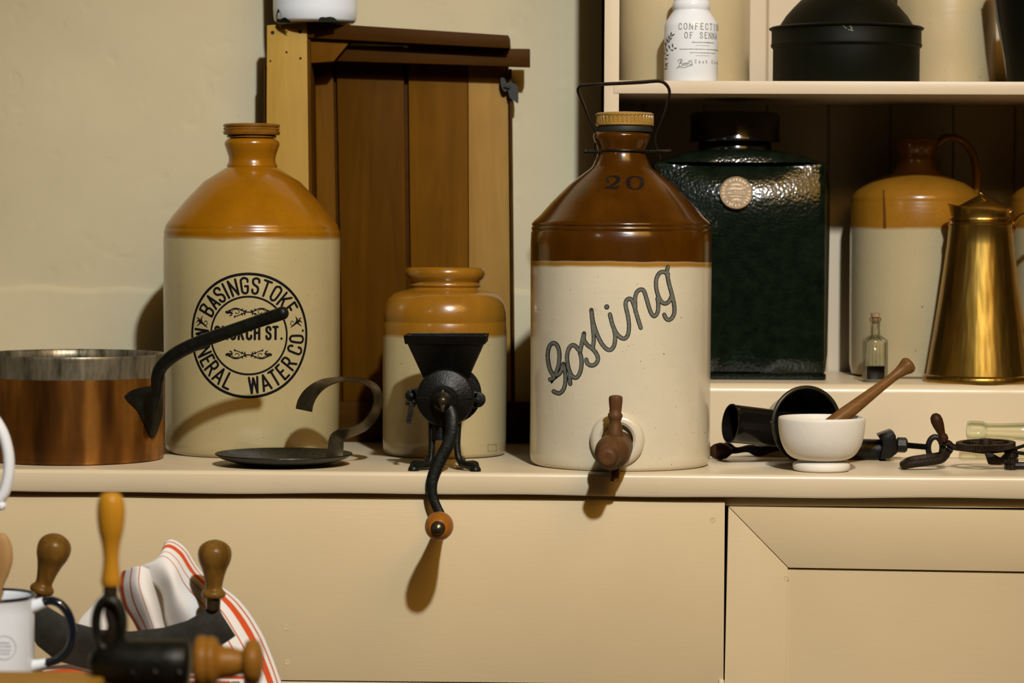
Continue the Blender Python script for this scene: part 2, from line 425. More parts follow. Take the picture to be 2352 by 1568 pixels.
# ------------------------------------------------------------------ open shelf unit standing at the back of the worktop
unit = thing('shelf_unit', (.5, .45, 0), 'cream painted open shelf unit with boarded back at the back of the worktop', 'shelf unit')
ZS0, ZS1 = pz(1800, 216, UNIT_F), pz(1800, 186, UNIT_F)      # upper shelf
ZSTEP = pz(1900, 881, UNIT_F+.008)
x0, x1 = px(1388, 100, UNIT_F), px(1422.5, 100, UNIT_F)
MB().box(x0, x1, UNIT_F, UNIT_B+.01, .0005, 1.3).build('side_panel', 'shelf_paint', unit, bevel=.001)
MB().box(px(1409, 200, UNIT_F), xr, UNIT_F-.0012, UNIT_B-.004, ZS0, ZS1).build('shelf', 'shelf_paint', unit, bevel=.0012)
rr = []
yf = .283
prof = [(UNIT_B-.004, .0005), (UNIT_B-.004, ZSTEP)] + [(yf+.013*(1-math.sin(a)), ZSTEP-.013*(1-math.cos(a))) for a in [R(q) for q in (0, 15, 30, 45, 60, 75, 90)]] + [(yf, .0005)]
for i in range(61):
    x = x1+.0004+(xr-x1)*i/60; wv = .0006*math.sin(i*.8)+.0005*math.sin(i*2.1)
    rr.append([(x, y+(wv if k > 1 else 0), z) for k, (y, z) in enumerate(prof)])
MB().rings(rr).build('step_shelf', 'worktop_paint', unit, sharp=40)
XB = px(1762, 100, UNIT_B); WB = .0945
i0 = math.floor((x1-XB)/WB)
for i in range(i0, 9):                                       # back boards, each with chamfered edges
    a, b = max(XB+i*WB, x1-.006), min(XB+(i+1)*WB, xr)
    if b-a > .01: MB().box(a+.0003, b-.0003, UNIT_B, UNIT_B+.010, ZSTEP-.02, 1.3).build('plank', 'shelf_paint', unit, bevel=.0026, segs=1)

# ================================================================== lathe things measured from the photograph
class Turned:
    """surface of revolution; prof: list of (radius in photo pixels, photo row) from top to bottom"""
    def __init__(s, u, Y, prof, zbase, n=0, vref=None):
        s.Y = Y; s.sc = S(u, Y); s.u = u
        vm = vref or prof[len(prof)//2][1]
        s.x = px(u, vm, Y); s.zb = zbase
        pts = [(r/s.sc, pz(u, v, Y)) for r, v in prof]
        zmin = min(z for _, z in pts); zmax = max(z for _, z in pts)
        k = (zmax-zbase)/(zmax-zmin); s.k = k; s.zmax = zmax
        pts = [(r, zmax-(zmax-z)*k) for r, z in pts]
        s.prof = crom(pts, n) if n else pts
    def c(s): return Vector((s.x, s.Y, 0))
    def z(s, v): return s.zmax-(s.zmax-pz(s.u, v, s.Y))*s.k
    def rad(s, z):
        best = 0
        for (r0, z0), (r1, z1) in zip(s.prof, s.prof[1:]):
            lo, hi = min(z0, z1), max(z0, z1)
            if lo <= z <= hi:
                t = 0 if abs(z1-z0) < 1e-9 else (z-z0)/(z1-z0)
                best = max(best, r0+(r1-r0)*t)
        return best or max(r for r, _ in s.prof)
    def at(s, th, z, eps=.0003):
        r = s.rad(z)+eps
        return Vector((s.x+r*math.sin(th), s.Y-r*math.cos(th), z))
    def hit(s, u, v, eps=.0003):
        """the place on this surface that shows at (u, v)"""
        Y = s.Y-s.rad(pz(u, v, s.Y)); q = None
        for _ in range(8):
            q = P(u, v, Y); r = s.rad(q.z); dx = max(-.985*r, min(.985*r, q.x-s.x)); Y = .5*Y+.5*(s.Y-math.sqrt(r*r-dx*dx))
        r = s.rad(q.z); dx = max(-.985*r, min(.985*r, q.x-s.x))
        n = Vector((dx, -math.sqrt(r*r-dx*dx), 0)).normalized()
        return Vector((s.x+dx, s.Y-math.sqrt(r*r-dx*dx), q.z))+n*eps
    def mesh(s, seg=96, **kw): return MB().lathe(s.prof, (s.x, s.Y, 0), seg, **kw)

def resample(pl, step):
    out = [pl[0]]
    for a, b in zip(pl, pl[1:]):
        L = math.hypot(b[0]-a[0], b[1]-a[1]); n = max(1, int(math.ceil(L/step)))
        for k in range(1, n+1):
            t = k/n; out.append(tuple(x+(y-x)*t for x, y in zip(a, b)))
    return out
def ribbon(mb, pl, wd, fmap, step=4, caps=True):
    """painted stroke: 2-D polyline (x, y[, width]) mapped onto a surface by fmap"""
    pl = [p if len(p) > 2 else (p[0], p[1], wd) for p in pl]
    segs = [[pl[0]]]
    for i in range(1, len(pl)-1):                              # split at sharp corners
        segs[-1].append(pl[i]); a, b, c = pl[i-1], pl[i], pl[i+1]
        d1 = math.atan2(b[1]-a[1], b[0]-a[0]); d2 = math.atan2(c[1]-b[1], c[0]-b[0])
        if abs((d2-d1+math.pi) % (2*math.pi)-math.pi) > R(50): segs.append([pl[i]])
    segs[-1].append(pl[-1])
    for sg in segs:
        q = resample(sg, step); n = len(q); vs = []
        for i in range(n):
            a, b = q[max(i-1, 0)], q[min(i+1, n-1)]; L = math.hypot(b[0]-a[0], b[1]-a[1]) or 1
            nx, ny = -(b[1]-a[1])/L, (b[0]-a[0])/L; h = q[i][2]/2
            vs += [fmap(q[i][0]+nx*h, q[i][1]+ny*h), fmap(q[i][0]-nx*h, q[i][1]-ny*h)]
        mb.add(vs, [(2*i, 2*i+1, 2*i+3, 2*i+2) for i in range(n-1)])
    if caps:
        for sg in segs:
            for (x, y, h) in ((sg[0]), (sg[-1])):
                mb.add([fmap(x+h/2*math.cos(a), y+h/2*math.sin(a)) for a in [2*math.pi*k/8 for k in range(8)]], [tuple(range(8))])
def blob(mb, pts, fmap): mb.add([fmap(*p) for p in pts], [tuple(range(len(pts)))])

# condensed block capitals, strokes in a box one unit high
def cv(*p): return crom(p, 4)
GLY = {
 'A': (.46, [[(0, 0), (.23, 1), (.46, 0)], [(.09, .3), (.37, .3)]]),
 'B': (.42, [[(0, 0), (0, 1)], cv((0, 1), (.22, 1), (.37, .93), (.38, .77), (.34, .6), (.2, .54), (0, .54)), cv((0, .54), (.22, .54), (.38, .46), (.42, .28), (.38, .08), (.22, 0), (0, 0))]),
 'C': (.40, [cv((.4, .72), (.38, .9), (.2, 1), (.03, .9), (0, .7), (0, .3), (.03, .1), (.2, 0), (.38, .1), (.4, .28))]),
 'E': (.34, [[(.34, 1), (0, 1), (0, 0), (.34, 0)], [(0, .53), (.28, .53)]]),
 'F': (.34, [[(.34, 1), (0, 1), (0, 0)], [(0, .53), (.28, .53)]]),
 'G': (.42, [cv((.4, .74), (.38, .9), (.2, 1), (.03, .9), (0, .7), (0, .3), (.03, .1), (.2, 0), (.36, .06), (.41, .22), (.41, .46)), [(.41, .46), (.24, .46)]]),
 'H': (.42, [[(0, 0), (0, 1)], [(.42, 0), (.42, 1)], [(0, .52), (.42, .52)]]),
 'I': (.02, [[(0, 0), (0, 1)]]),
 'K': (.44, [[(0, 0), (0, 1)], [(.42, 1), (.02, .42)], [(.15, .6), (.44, 0)]]),
 'L': (.34, [[(0, 1), (0, 0), (.34, 0)]]),
 'M': (.54, [[(0, 0), (0, 1), (.27, .1), (.54, 1), (.54, 0)]]),
 'N': (.44, [[(0, 0), (0, 1), (.44, 0), (.44, 1)]]),
 'O': (.42, [cv((.21, 1), (.04, .9), (0, .7), (0, .3), (.04, .1), (.21, 0), (.38, .1), (.42, .3), (.42, .7), (.38, .9), (.21, 1))]),
 'R': (.42, [[(0, 0), (0, 1)], cv((0, 1), (.22, 1), (.38, .92), (.4, .75), (.36, .58), (.22, .5), (0, .5)), [(.2, .5), (.42, 0)]]),
 'S': (.40, [cv((.38, .76), (.35, .92), (.2, 1), (.04, .92), (.01, .76), (.07, .6), (.2, .52), (.34, .43), (.4, .26), (.36, .08), (.2, 0), (.04, .08), (0, .25))]),
 'T': (.42, [[(0, 1), (.42, 1)], [(.21, 1), (.21, 0)]]),
 'U': (.42, [cv((0, 1), (0, .3), (.04, .1), (.21, 0), (.38, .1), (.42, .3), (.42, 1))]),
 'W': (.64, [[(0, 1), (.16, 0), (.32, .95), (.48, 0), (.64, 1)]]),
 '.': (.04, [[(0, .03), (.03, .03)]]),
 'a': (.34, [cv((.02, .5), (.16, .62), (.32, .5), (.33, .2), (.36, 0)), cv((.32, .36), (.1, .32), (0, .14), (.12, 0), (.32, .12))]),
 's': (.28, [cv((.28, .5), (.15, .62), (.02, .48), (.15, .3), (.28, .16), (.14, 0), (0, .1))]),
 'h': (.32, [[(0, 0), (0, 1)], cv((0, .4), (.16, .62), (.32, .45), (.32, 0))]),
 'e': (.32, [cv((0, .32), (.32, .34), (.26, .58), (.14, .62), (.01, .45), (.02, .12), (.16, 0), (.31, .1))]),
 'm': (.5, [[(0, 0), (0, .6)], cv((0, .4), (.12, .62), (.25, .45), (.25, 0)), cv((.25, .4), (.38, .62), (.5, .45), (.5, 0))]),
}
def glyph(mb, ch, place, wd, serif=0):
    """place(x, y): glyph box -> surface parameters -> 3-D is done by the caller's map"""
    w_, strokes = GLY[ch]
    for st in strokes:
        q = [place(x-w_/2, y) for x, y in st]
        ribbon(mb, q, wd, place.fmap, place.step)
        if serif:
            for (x, y) in (st[0], st[-1]):
                if y in (0, 1): ribbon(mb, [place(x-w_/2-serif, y), place(x-w_/2+serif, y)], wd*.75, place.fmap, place.step)
class Place:
    def __init__(s, fn, fmap, step): s.fn = fn; s.fmap = fmap; s.step = step
    def __call__(s, x, y): return s.fn(x, y)

# ================================================================== on the worktop
# ------------------------------------------------------------------ brown-shouldered jar with tap and wire handle
J = Turned(1427, .147, [(1, 303), (58, 303), (64, 307), (66, 313), (63, 324), (56, 338), (54, 346), (56, 358), (66, 380), (70, 386), (122, 426), (161, 466), (188, 497), (199, 507),
                        (205, 514), (205.5, 518), (203.8, 520), (205.8, 523), (206.5, 528), (205, 531), (207, 535), (208, 560), (208, 620), (207, 760), (207, 900), (207.5, 1040), (206, 1056), (202, 1064), (196, 1067), (1, 1067)], 0)
ja = thing('stoneware_jar', (J.x, J.Y, 0), 'tall stoneware jar with dark brown shoulder, wooden tap, wire handle and slanting script', 'jar')
stoneware('jar_brown_cream', J.z(600), (.045, .014, .0006), (.090, .029, .001), (.70, .61, .43), .0012, (.34, .165, .02), .0065, .2)
J.mesh().build('body', 'jar_brown_cream', ja, sharp=50)
CU = 1435; CXW = px(CU, 280, J.Y)
zc0, zc1 = J.z(303), J.z(291)
MB().lathe([(.030, zc0-.001), (.0372, zc0), (.0378, zc0+.003), (.0372, zc1), (.03, zc1)], (CXW, J.Y, 0), 48).build('rubber_seal', 'rubber', ja)
zt = pz(CU, 258, J.Y); h = zt-zc1; r = 67/J.sc
cap = MB().lathe([(r*.93, zc1), (r, zc1+h*.1), (r, zc1+h*.22), (r*.965, zc1+h*.27), (r*.965, zc1+h*.73), (r, zc1+h*.79), (r, zc1+h*.88), (r*.93, zc1+h*.96), (r*.7, zt), (.0001, zt+.0015)], (CXW, J.Y, 0), 72).build('stopper', 'cap_ochre', ja, sharp=40)
mb = MB(); nr = 42
for k in range(nr):                                        # moulded arches round the stopper
    th = 2*math.pi*k/nr; zz0, zz1 = zc1+h*.27, zc1+h*.76; hw = math.pi/nr*.78
    pts = [(-hw, zz0), (-hw*.95, zz0+(zz1-zz0)*.75), (-hw*.5, zz1), (hw*.5, zz1), (hw*.95, zz0+(zz1-zz0)*.75), (hw, zz0)]
    mb.tube([(CXW+(r*.975)*math.sin(th+a), J.Y-(r*.975)*math.cos(th+a), z) for a, z in pts], .00075, 5)
mb.build('moulded_rim', 'cap_ochre', cap)
# wire handle and neck wire
wp = [(1365, 366, .147), (1366, 345, .147), (1368, 312, .147), (1362, 296, .145), (1350, 266, .142), (1335, 228, .138), (1328, 209, .136), (1331, 200, .135), (1341, 195.5, .135),
      (1400, 192.5, .135), (1470, 189, .135), (1500, 186.5, .135), (1516, 186.5, .135), (1528, 192, .135), (1537, 206, .136), (1536, 226, .138), (1526, 262, .142), (1511, 298, .145), (1506, 318, .147), (1510, 342, .147), (1519, 366, .147)]
wp = [P(*q) for q in crom(wp, 5)]; n = len(wp)
rad = [.0015+.0016*math.sin(math.pi*min(1, max(0, (i/n-.12)/.7)))**.5 if 0 < (i/n-.12)/.7 < 1 else .0013 for i in range(n)]
MB().tube(wp, rad, 8, flat=(1.25, .8), up=(0, 1, 0)).build('wire_handle', 'wire_iron', ja)
zr = J.z(347); rn = J.rad(zr)+.0014
ring = [(J.x+.002+rn*math.cos(a), J.Y+rn*math.sin(a), zr) for a in [2*math.pi*k/40 for k in range(40)]]
nw = MB().loop(ring, .0016, 8, up=(0, 0, 1))
nw.tube([P(1346, 348, J.Y), P(1368, 349, J.Y-.004), P(1384, 350.5, J.Y-.02)], .0022, 8)
nw.tube([P(1536, 347, J.Y), P(1510, 347, J.Y-.004), P(1490, 348.5, J.Y-.018)], .0020, 8)
for e in (P(1344, 347, J.Y), P(1538, 347, J.Y)): nw.lathe([(.0001, -.003), (.0026, -.002), (.003, 0), (.0026, .002), (.0001, .003)], e, 10, ax=(1, 0, 0))
nw.build('neck_wire', 'wire_iron', ja)
# the name, written in a rising script with a dark outline
fz = lambda p: (1180+p[0]/2.376, 580+p[1]/2.376)
GOS = [
 [(200, 692), (222, 680), (200, 640), (188, 590), (187, 545), (197, 508), (216, 493), (236, 503), (248, 535), (250, 575), (244, 620), (232, 655), (238, 668), (254, 655), (266, 630), (271, 606)],
 [(271, 606), (281, 650), (283, 700), (273, 744), (252, 766), (234, 764), (218, 756)],
 [(309, 716), (307, 690), (309, 660)],
 [(352, 528), (337, 509), (320, 505), (303, 520), (292, 560), (295, 610), (308, 655), (325, 678), (345, 680), (363, 652), (371, 605), (368, 570), (361, 545)],
 [(361, 545), (371, 500), (384, 440)],
 [(384, 440), (384, 475), (402, 503), (430, 525), (452, 552), (460, 582), (446, 608), (422, 615), (402, 603), (396, 583)],
 [(431, 525), (437, 475), (432, 400), (424, 312)],
 [(424, 312), (434, 380), (455, 445), (480, 495), (508, 526), (532, 528), (549, 503), (554, 455), (548, 420)],
 [(525, 336), (538, 390), (558, 435), (582, 462), (606, 468), (624, 445), (629, 400), (624, 350), (613, 300), (611, 272), (622, 254), (640, 254), (655, 283), (670, 335), (682, 375), (693, 410)],
 [(664, 296), (662, 250), (672, 215), (692, 201), (710, 209), (724, 250), (738, 298), (752, 334), (768, 346), (784, 326), (789, 285), (784, 250)],
 [(842, 118), (818, 105), (795, 112), (778, 145), (778, 195), (790, 240), (808, 270), (830, 277), (850, 262), (862, 235)],
 [(841, 78), (836, 105), (846, 165), (862, 225), (874, 280), (876, 325), (864, 355), (845, 366), (830, 358), (821, 338)],
]
ARW = [(186, 683), (213, 684), (240, 660), (243, 680), (222, 697), (208, 716)]
def strokes(name, mat, wid, eps, par):
    mb = MB(); fm = lambda u, v: J.hit(u, v, eps)
    for st in GOS:
        ribbon(mb, crom([fz(p) for p in st], 5), wid, fm, 4)
    d = fz((508, 296)); rr_ = 6.0 if wid > 7 else 4.2
    blob(mb, [(d[0]+rr_*math.cos(a), d[1]+rr_*math.sin(a)) for a in [2*math.pi*k/14 for k in range(14)]], fm)
    if wid > 7: blob(mb, [fz(p) for p in ARW], fm)
    return mb.build(name, mat, par, recalc=False)
so = strokes('script_lettering', 'ink_black', 9.8, .00025, ja); tag(so, 'grey script name with black outline rising up the jar')
strokes('letter_fill', 'ink_grey', 6.6, .0006, so)
f7 = lambda p: (1180+p[0]/3.266, 160+p[1]/3.266)
mb = MB(); fm = lambda u, v: J.hit(u, v, .0003)
two = [(705, 838, 26), (698, 818, 16), (715, 803, 10), (745, 799, 12), (775, 806, 26), (783, 825, 34), (765, 848, 24), (735, 866, 13), (705, 880, 9), (688, 889, 6)]
ribbon(mb, [(*f7(p), p[2]/3.266) for p in crom(two, 4)], 5, fm, 3)
ribbon(mb, [(*f7(p), p[2]/3.266) for p in [(694, 882, 16), (730, 886, 20), (770, 886, 22), (792, 868, 6)]], 5, fm, 3)
zero = [(905, 800, 7), (868, 815, 26), (858, 848, 34), (868, 880, 26), (910, 897, 7), (950, 880, 26), (962, 848, 34), (950, 815, 26), (905, 800, 7)]
ribbon(mb, [(*f7(p), p[2]/3.266) for p in crom(zero, 4)], 5, fm, 3)
tag(mb.build('stencilled_number', 'ink_stencil', ja, recalc=False), 'black stencilled 20 on the brown shoulder')
# glazed boss and wooden tap
bc = J.hit(1418, 1009, 0); th0 = math.atan2(bc.x-J.x, J.Y-bc.y); bn = Vector((math.sin(th0), -math.cos(th0), 0))
rb = 57/J.sc
bo = MB().lathe([(rb*1.08, -.012), (rb*1.06, .002), (rb*1.0, .0065), (rb*.88, .0095), (rb*.72, .0098), (rb*.62, .0075), (rb*.60, -.004), (.0001, -.004)], bc, 56, ax=bn).build('tap_boss', 'boss_cream' if 'boss_cream' in MT else 'jar_brown_cream', ja)
ta = Vector((-.13, -.985, -.06)).normalized(); t0 = bc+bn*.0+Vector((.0015, 0, -.008))
rt = 38/J.sc
tp = MB().lathe([(rt*.86, -.01), (rt*.90, .012), (rt*.93, .03), (rt*1.0, .045), (rt*1.02, .062), (rt*.95, .078), (rt*.70, .086), (rt*.64, .100), (rt*.62, .112), (rt*.44, .117), (rt*.30, .1175), (.0001, .1165)], t0, 40, ax=ta).build('tap_barrel', 'tap_wood', ja, sharp=50)
kc = t0+ta*.052
kx = kc.x
zk = lambda v: pz(1400, v, kc.y)
kprof = [(6, 1106), (11, 1104), (12, 1075), (14, 1040), (20, 1000), (18, 990), (15, 975), (13, 966), (15, 962), (17, 957), (17, 951), (14, 947), (13.5, 940)]
sck = S(1400, kc.y)
k_ = MB().lathe([(r_/sck, zk(v_)) for r_, v_ in kprof], (kx+.002, kc.y, 0), 24)
k_.build('tap_plug', 'tap_wood', tp, sharp=60)
pw = crom([(13, 947), (15, 930), (16, 916), (14, 909.5), (7, 907)], 4)
rr_ = []
for r_, v_ in pw:
    rr_.append([(kx+.0025+r_/sck*math.cos(a), kc.y+.007*math.sin(a)*(r_/16), zk(v_)) for a in [2*math.pi*k/20 for k in range(20)]])
MB().rings(rr_).build('tap_handle', 'tap_wood', tp, sharp=60)

# ------------------------------------------------------------------ mineral water jar
B = Turned(579, .306, [(1, 318), (50, 318), (57, 320), (62.5, 326), (63, 333), (58, 347), (53.5, 362), (54, 373), (57.5, 379), (58, 382), (57.5, 384.5), (62, 387), (110, 417), (150, 459), (178, 492), (195, 515),
                       (198.5, 523), (198, 526), (200.5, 529), (201.5, 536), (200.5, 541), (202, 545), (202, 700), (201, 900), (199.5, 1010), (197, 1028), (191, 1036), (180, 1038), (1, 1038)], 0)
jb = thing('stoneware_jar', (B.x, B.Y, 0), 'large ochre-shouldered stoneware jar with round black printed badge behind the saucepan handle', 'jar')
stoneware('jar_ochre_cream', B.z(545), (.25, .092, .001), (.335, .132, .003), (.455, .365, .178), .0012, (.22, .09, .006), .0018, .24)
B.mesh().build('body', 'jar_ochre_cream', jb, sharp=50)
u0 = 578; xc = px(u0, 300, B.Y); sc = B.sc; zb_ = lambda v: pz(u0, v, B.Y)
plain('stopper_ochre', (.22, .090, .008), .25, 0, .5, .25, 60)
st = MB().lathe([(50/sc, zb_(322)), (50/sc, zb_(317)), (57/sc, zb_(316)), (57/sc, zb_(313)), (54/sc, zb_(311)), (63/sc, zb_(310)), (65/sc, zb_(307)), (65/sc, zb_(302)), (62.5/sc, zb_(300)), (62.5/sc, zb_(293)), (65/sc, zb_(291)), (65/sc, zb_(287)), (61/sc, zb_(284.5)), (.0001, zb_(284))], (xc, B.Y, 0), 72).build('stopper', 'stopper_ochre', jb, sharp=40)
mb = MB()
for k in range(64):
    a = 2*math.pi*k/64; mb.lathe([(.0001, -.0012), (.0010, -.0008), (.0013, 0), (.0010, .0008), (.0001, .0012)], (xc+62.7/sc*math.cos(a), B.Y+62.7/sc*math.sin(a), zb_(296.5)), 6)
mb.build('beading', 'stopper_ochre', st)
# badge: drawn flat in photo pixels from its centre, wrapped round the jar
TH0, ZC = R(5.2), B.z(763)
def wrapB(s_, t_, eps=.0003): return B.at(TH0+s_/201., ZC+t_/sc, eps)
mb = MB()
def circ(r, n=140): return [(r*math.cos(2*math.pi*k/n), r*math.sin(2*math.pi*k/n)) for k in range(n+1)]
ribbon(mb, circ(137), 6, wrapB, 6, False); ribbon(mb, circ(86.5), 4.4, wrapB, 6, False)
H_ = 34.5
def arc_text(txt, angs, rbase, up, wd):
    for ch, a in zip(txt, angs):
        a = R(a)
        def fn(x, y, a=a):
            if up: aa = a+x*H_/(rbase+.5*H_); r_ = rbase+y*H_; return (r_*math.sin(aa), r_*math.cos(aa))
            aa = a+x*H_/(rbase-.5*H_); r_ = rbase-y*H_; return (r_*math.sin(aa), -r_*math.cos(aa))
        glyph(mb, ch, Place(fn, wrapB, 4), wd)
arc_text('BASINGSTOKE', [-60, -47.5, -36, -27.2, -17.5, -4.5, 8, 20, 33, 46, 58], 94, True, 5.2)
arc_text('MINERALWATERCO.', [-91, -80.5, -71, -59.5, -49, -36.5, -24, 6, 19.5, 31.5, 43, 56, 73, 85.5, 94.5], 128.5, False, 5.2)
cs = 'CHURCH ST.'; xs = [-71, -53, -34.5, -17, 1, 18.5, 0, 44, 60, 74]
for ch, x_ in zip(cs, xs):
    if ch != ' ': glyph(mb, ch, Place(lambda x, y, x_=x_: (x_+x*28*.82, -8+y*27), wrapB, 4), 5.6)
def flourish(cx_, cy_, sx_, sy_, s_=1.0):
    q = lambda x, y: (cx_+sx_*x*s_, cy_+sy_*y*s_)
    sp = [q(27+(2+a*1.35)*math.cos(a*1.0), (1.4+a*1.05)*math.sin(a*1.0)) for a in [k*.45 for k in range(16)]]
    ribbon(mb, sp, 1.6, wrapB, 3)
    ribbon(mb, crom([q(0, 0), q(8, -1), q(16, -5), q(24, -8), q(33, -8), q(41, -4), q(47, 0)], 4), 2.6, wrapB, 3)
    ribbon(mb, crom([q(6, 1), (q(15, 4)), q(24, 8), q(32, 10)], 4), 2, wrapB, 3)
    for (x, y, dx, dy) in ((10, 2, -3, 5), (15, 3, -2, 5), (16, -4, -4, -4), (38, 6, 5, 3), (40, -3, 6, -1), (43, 2, 6, 1), (9, -2, -5, -3), (30, 9, 2, 4)):
        a, b, c_, d_ = q(x-.8, y-.8), q(x+.8, y+.8), q(x+dx, y+dy), q(x+dx*.5-1.4, y+dy*.5+1)
        ribbon(mb, [(*q(x, y), 3.4), (*q(x+dx*.5, y+dy*.5), 3), (*q(x+dx, y+dy), .8)], 2, wrapB, 2)
    for k in range(3): ribbon(mb, [q(36+k*3, 3-k*2), q(43, 1)], 3, wrapB, 3)
    blob(mb, [(q(49, 0)[0]+3.2*math.cos(a), q(49, 0)[1]+3.2*math.sin(a)) for a in [2*math.pi*k/10 for k in range(10)]], wrapB)
for cy_, sy_ in ((52, -1), (-43, 1)):
    flourish(0, cy_, 1, sy_); flourish(0, cy_, -1, sy_)
for sx_ in (-1, 1):                                          # leaf sprays either side
    base = (sx_*108, 29)
    q = lambda x, y: (base[0]+sx_*x, base[1]+y)
    ribbon(mb, [q(-7+(1.5+a*1.2)*math.cos(a), -1+(1.5+a*1.2)*math.sin(a)) for a in [k*.5 for k in range(11)]], 1.7, wrapB, 2)
    ribbon(mb, [(*q(-12, -12), 1.5), (*q(-2, -4), 4), (*q(6, 1), 6), (*q(12, 3), 3), (*q(17, -2), 1)], 4, wrapB, 3)
    ribbon(mb, [(*q(0, -3), 3), (*q(4, 6), 4), (*q(0, 13), 1.2)], 3, wrapB, 3)
    ribbon(mb, [(*q(6, 1), 4), (*q(11, 8), 3), (*q(15, 9), 1.5)], 3, wrapB, 3)
    ribbon(mb, [(*q(4, -1), 4), (*q(11, -6), 2.5), (*q(15, -9), 1.5)], 3, wrapB, 3)
tag(mb.build('printed_badge', 'ink_black', jb, recalc=False), 'round black badge with lettering between two rings')

# ------------------------------------------------------------------ small wide-mouthed jar behind the grinder
Kj = Turned(1022, .287, [(1, 640), (72, 640), (72, 622), (80, 615.5), (88, 615), (92.5, 621), (93, 629), (89, 639), (82, 644), (80.5, 649), (84, 654), (80, 659), (84, 664), (100, 667), (119, 674), (131, 686), (138, 700), (141.5, 716),
                        (142, 733), (141, 735.5), (142.3, 738), (142.5, 765), (142.5, 850), (142, 1000), (141, 1026), (137, 1034), (128, 1037), (1, 1037)], 0)
jk = thing('stoneware_jar', (Kj.x, Kj.Y, 0), 'small open wide-mouthed ochre and cream stoneware jar behind the iron grinder', 'jar')
stoneware('small_jar_glaze', Kj.z(765), (.24, .100, .006), (.34, .150, .012), (.49, .395, .205), .0016, (.34, .18, .04), .002, .24)
Kj.mesh().build('body', 'small_jar_glaze', jk, sharp=55)
mb = MB(); fm = lambda u, v: Kj.hit(u, v, .0002)
ribbon(mb, [(1121, 1021), (1140, 1021), (1140, 1036), (1121, 1036), (1121, 1021)], 2, fm, 4)
plain('clay_mark', (.30, .22, .11), .5)
mb.build('maker_stamp', 'clay_mark', jk, recalc=False)

# ------------------------------------------------------------------ copper saucepan with iron handle
pan_u, pan_y = 170, .172
Pn = Turned(pan_u, pan_y, [(1, 1042), (196, 1042), (203, 1030), (205, 1000), (205, 830), (206, 813), (208.5, 810.5), (209.5, 812), (209, 818), (208, 860), (208, 1000), (206.5, 1036), (205.5, 1041), (206, 1044), (203, 1051), (190, 1053), (1, 1053)], 0)
pn = thing('saucepan', (Pn.x, Pn.Y, 0), 'copper saucepan with tinned top band and long black iron handle', 'saucepan')
copper(Pn.z(862))
Pn.mesh().build('pan_body', 'copper_tinned', pn, sharp=50)
# handle plate hugging the side, then the long round handle
def onpan(u, v, eps): return Pn.hit(u, v, eps)
tri = [(286, 908), (300, 897), (322, 890), (348, 885), (366, 880), (373, 900), (371, 930), (364, 965), (352, 1000), (343, 1004), (330, 975), (312, 940), (292, 920)]
tri = crom(tri, 3, True)
outer = [onpan(u, v, .004) for u, v in tri]; inner = [onpan(u, v, -.001) for u, v in tri]
n = len(tri); cenp = onpan(342, 930, .0075)
MB().add(outer+inner+[cenp], [(i, (i+1) % n, 2*n) for i in range(n)]+[(i, (i+1) % n, n+(i+1) % n, n+i) for i in range(n)]).build('handle_plate', 'iron', pn, sharp=50)
hp = [(352, 945, .060), (359, 905, .056), (361, 872, .050), (368, 846, .044), (388, 824, .038), (420, 803, .032), (470, 781, .024), (530, 760, .015), (590, 739, .006), (640, 722, -.002), (660, 714, -.005)]
hs = crom(hp, 5); hp3 = [P(*q) for q in hs]; n = len(hp3)
hr = [(.0045+.0040*min(1, i/(n*.22))) if i < n*.22 else .0085-.0004*math.sin(i*.2) for i in range(n)]
hr[-1] = .004; hr[-2] = .0068; hr[-3] = .0080
MB().tube(hp3, hr, 16, flat=(.9, 1.05), up=(0, 1, 0)).build('handle', 'iron', pn, sharp=60)

# ------------------------------------------------------------------ pierced iron skimmer with curled strap handle
sk_y = .092; skx = px(652, 1060, sk_y)
sk = thing('skimmer', (skx, sk_y, 0), 'black iron skimmer with pierced round dish and curled strap handle', 'skimmer')
R_ = 158/S(652, sk_y); mb = MB()
zt_ = .0012
dish = [(.0001, zt_), (R_*.45, zt_+.0004), (R_*.72, zt_+.0028), (R_*.92, zt_+.0086), (R_*.985, zt_+.0128), (R_, zt_+.0136), (R_*.995, zt_+.0150), (R_*.93, zt_+.0112), (R_*.72, zt_+.0042), (R_*.45, zt_+.0022), (.0001, zt_+.0018)]
mb.lathe(dish, (skx, sk_y, 0), 64); skd = mb.build('dish', 'iron', sk, sharp=60)
mb = MB()
for rr_, nn in ((.84, 40), (.68, 32), (.52, 24), (.36, 16), (.2, 9)):
    for k in range(nn):
        a = 2*math.pi*k/nn+rr_; rr2 = R_*rr_
        z_ = [z for r_, z in dish[:6]]; 
        zlo = zt_+ (.0004 if rr_ < .45 else .0004+(rr_-.45)/.27*.0024 if rr_ < .72 else .0028+(rr_-.72)/.2*.0058)
        for zz, sgn in ((zlo-.0003, 1), (zlo+.0022, 1)):
            mb.lathe([(.0012, 0), (.0001, .0001)], (skx+rr2*math.cos(a), sk_y+rr2*math.sin(a), zz), 6)
o = mb.build('pierced_holes', 'pale_wire', skd)
plain('pierced', (.09, .075, .045), .6); o.data.materials[0] = MT['pierced']
hs = [(768, 1054, 1), (769, 1046, 1), (771, 1028, .97), (773, 1008, .9), (784, 998, .7), (808, 991, .55), (838, 977, .5), (860, 950, .45), (869, 918, .40), (861, 891, .30),
      (838, 876, .18), (806, 870.5, .12), (770, 873, .25), (738, 884, .55), (715, 903, .8), (702, 924, .93), (698, 942, .97)]
cp = crom(hs, 4); c3 = [P(q[0], q[1], sk_y+.012) for q in cp]; wv_ = []
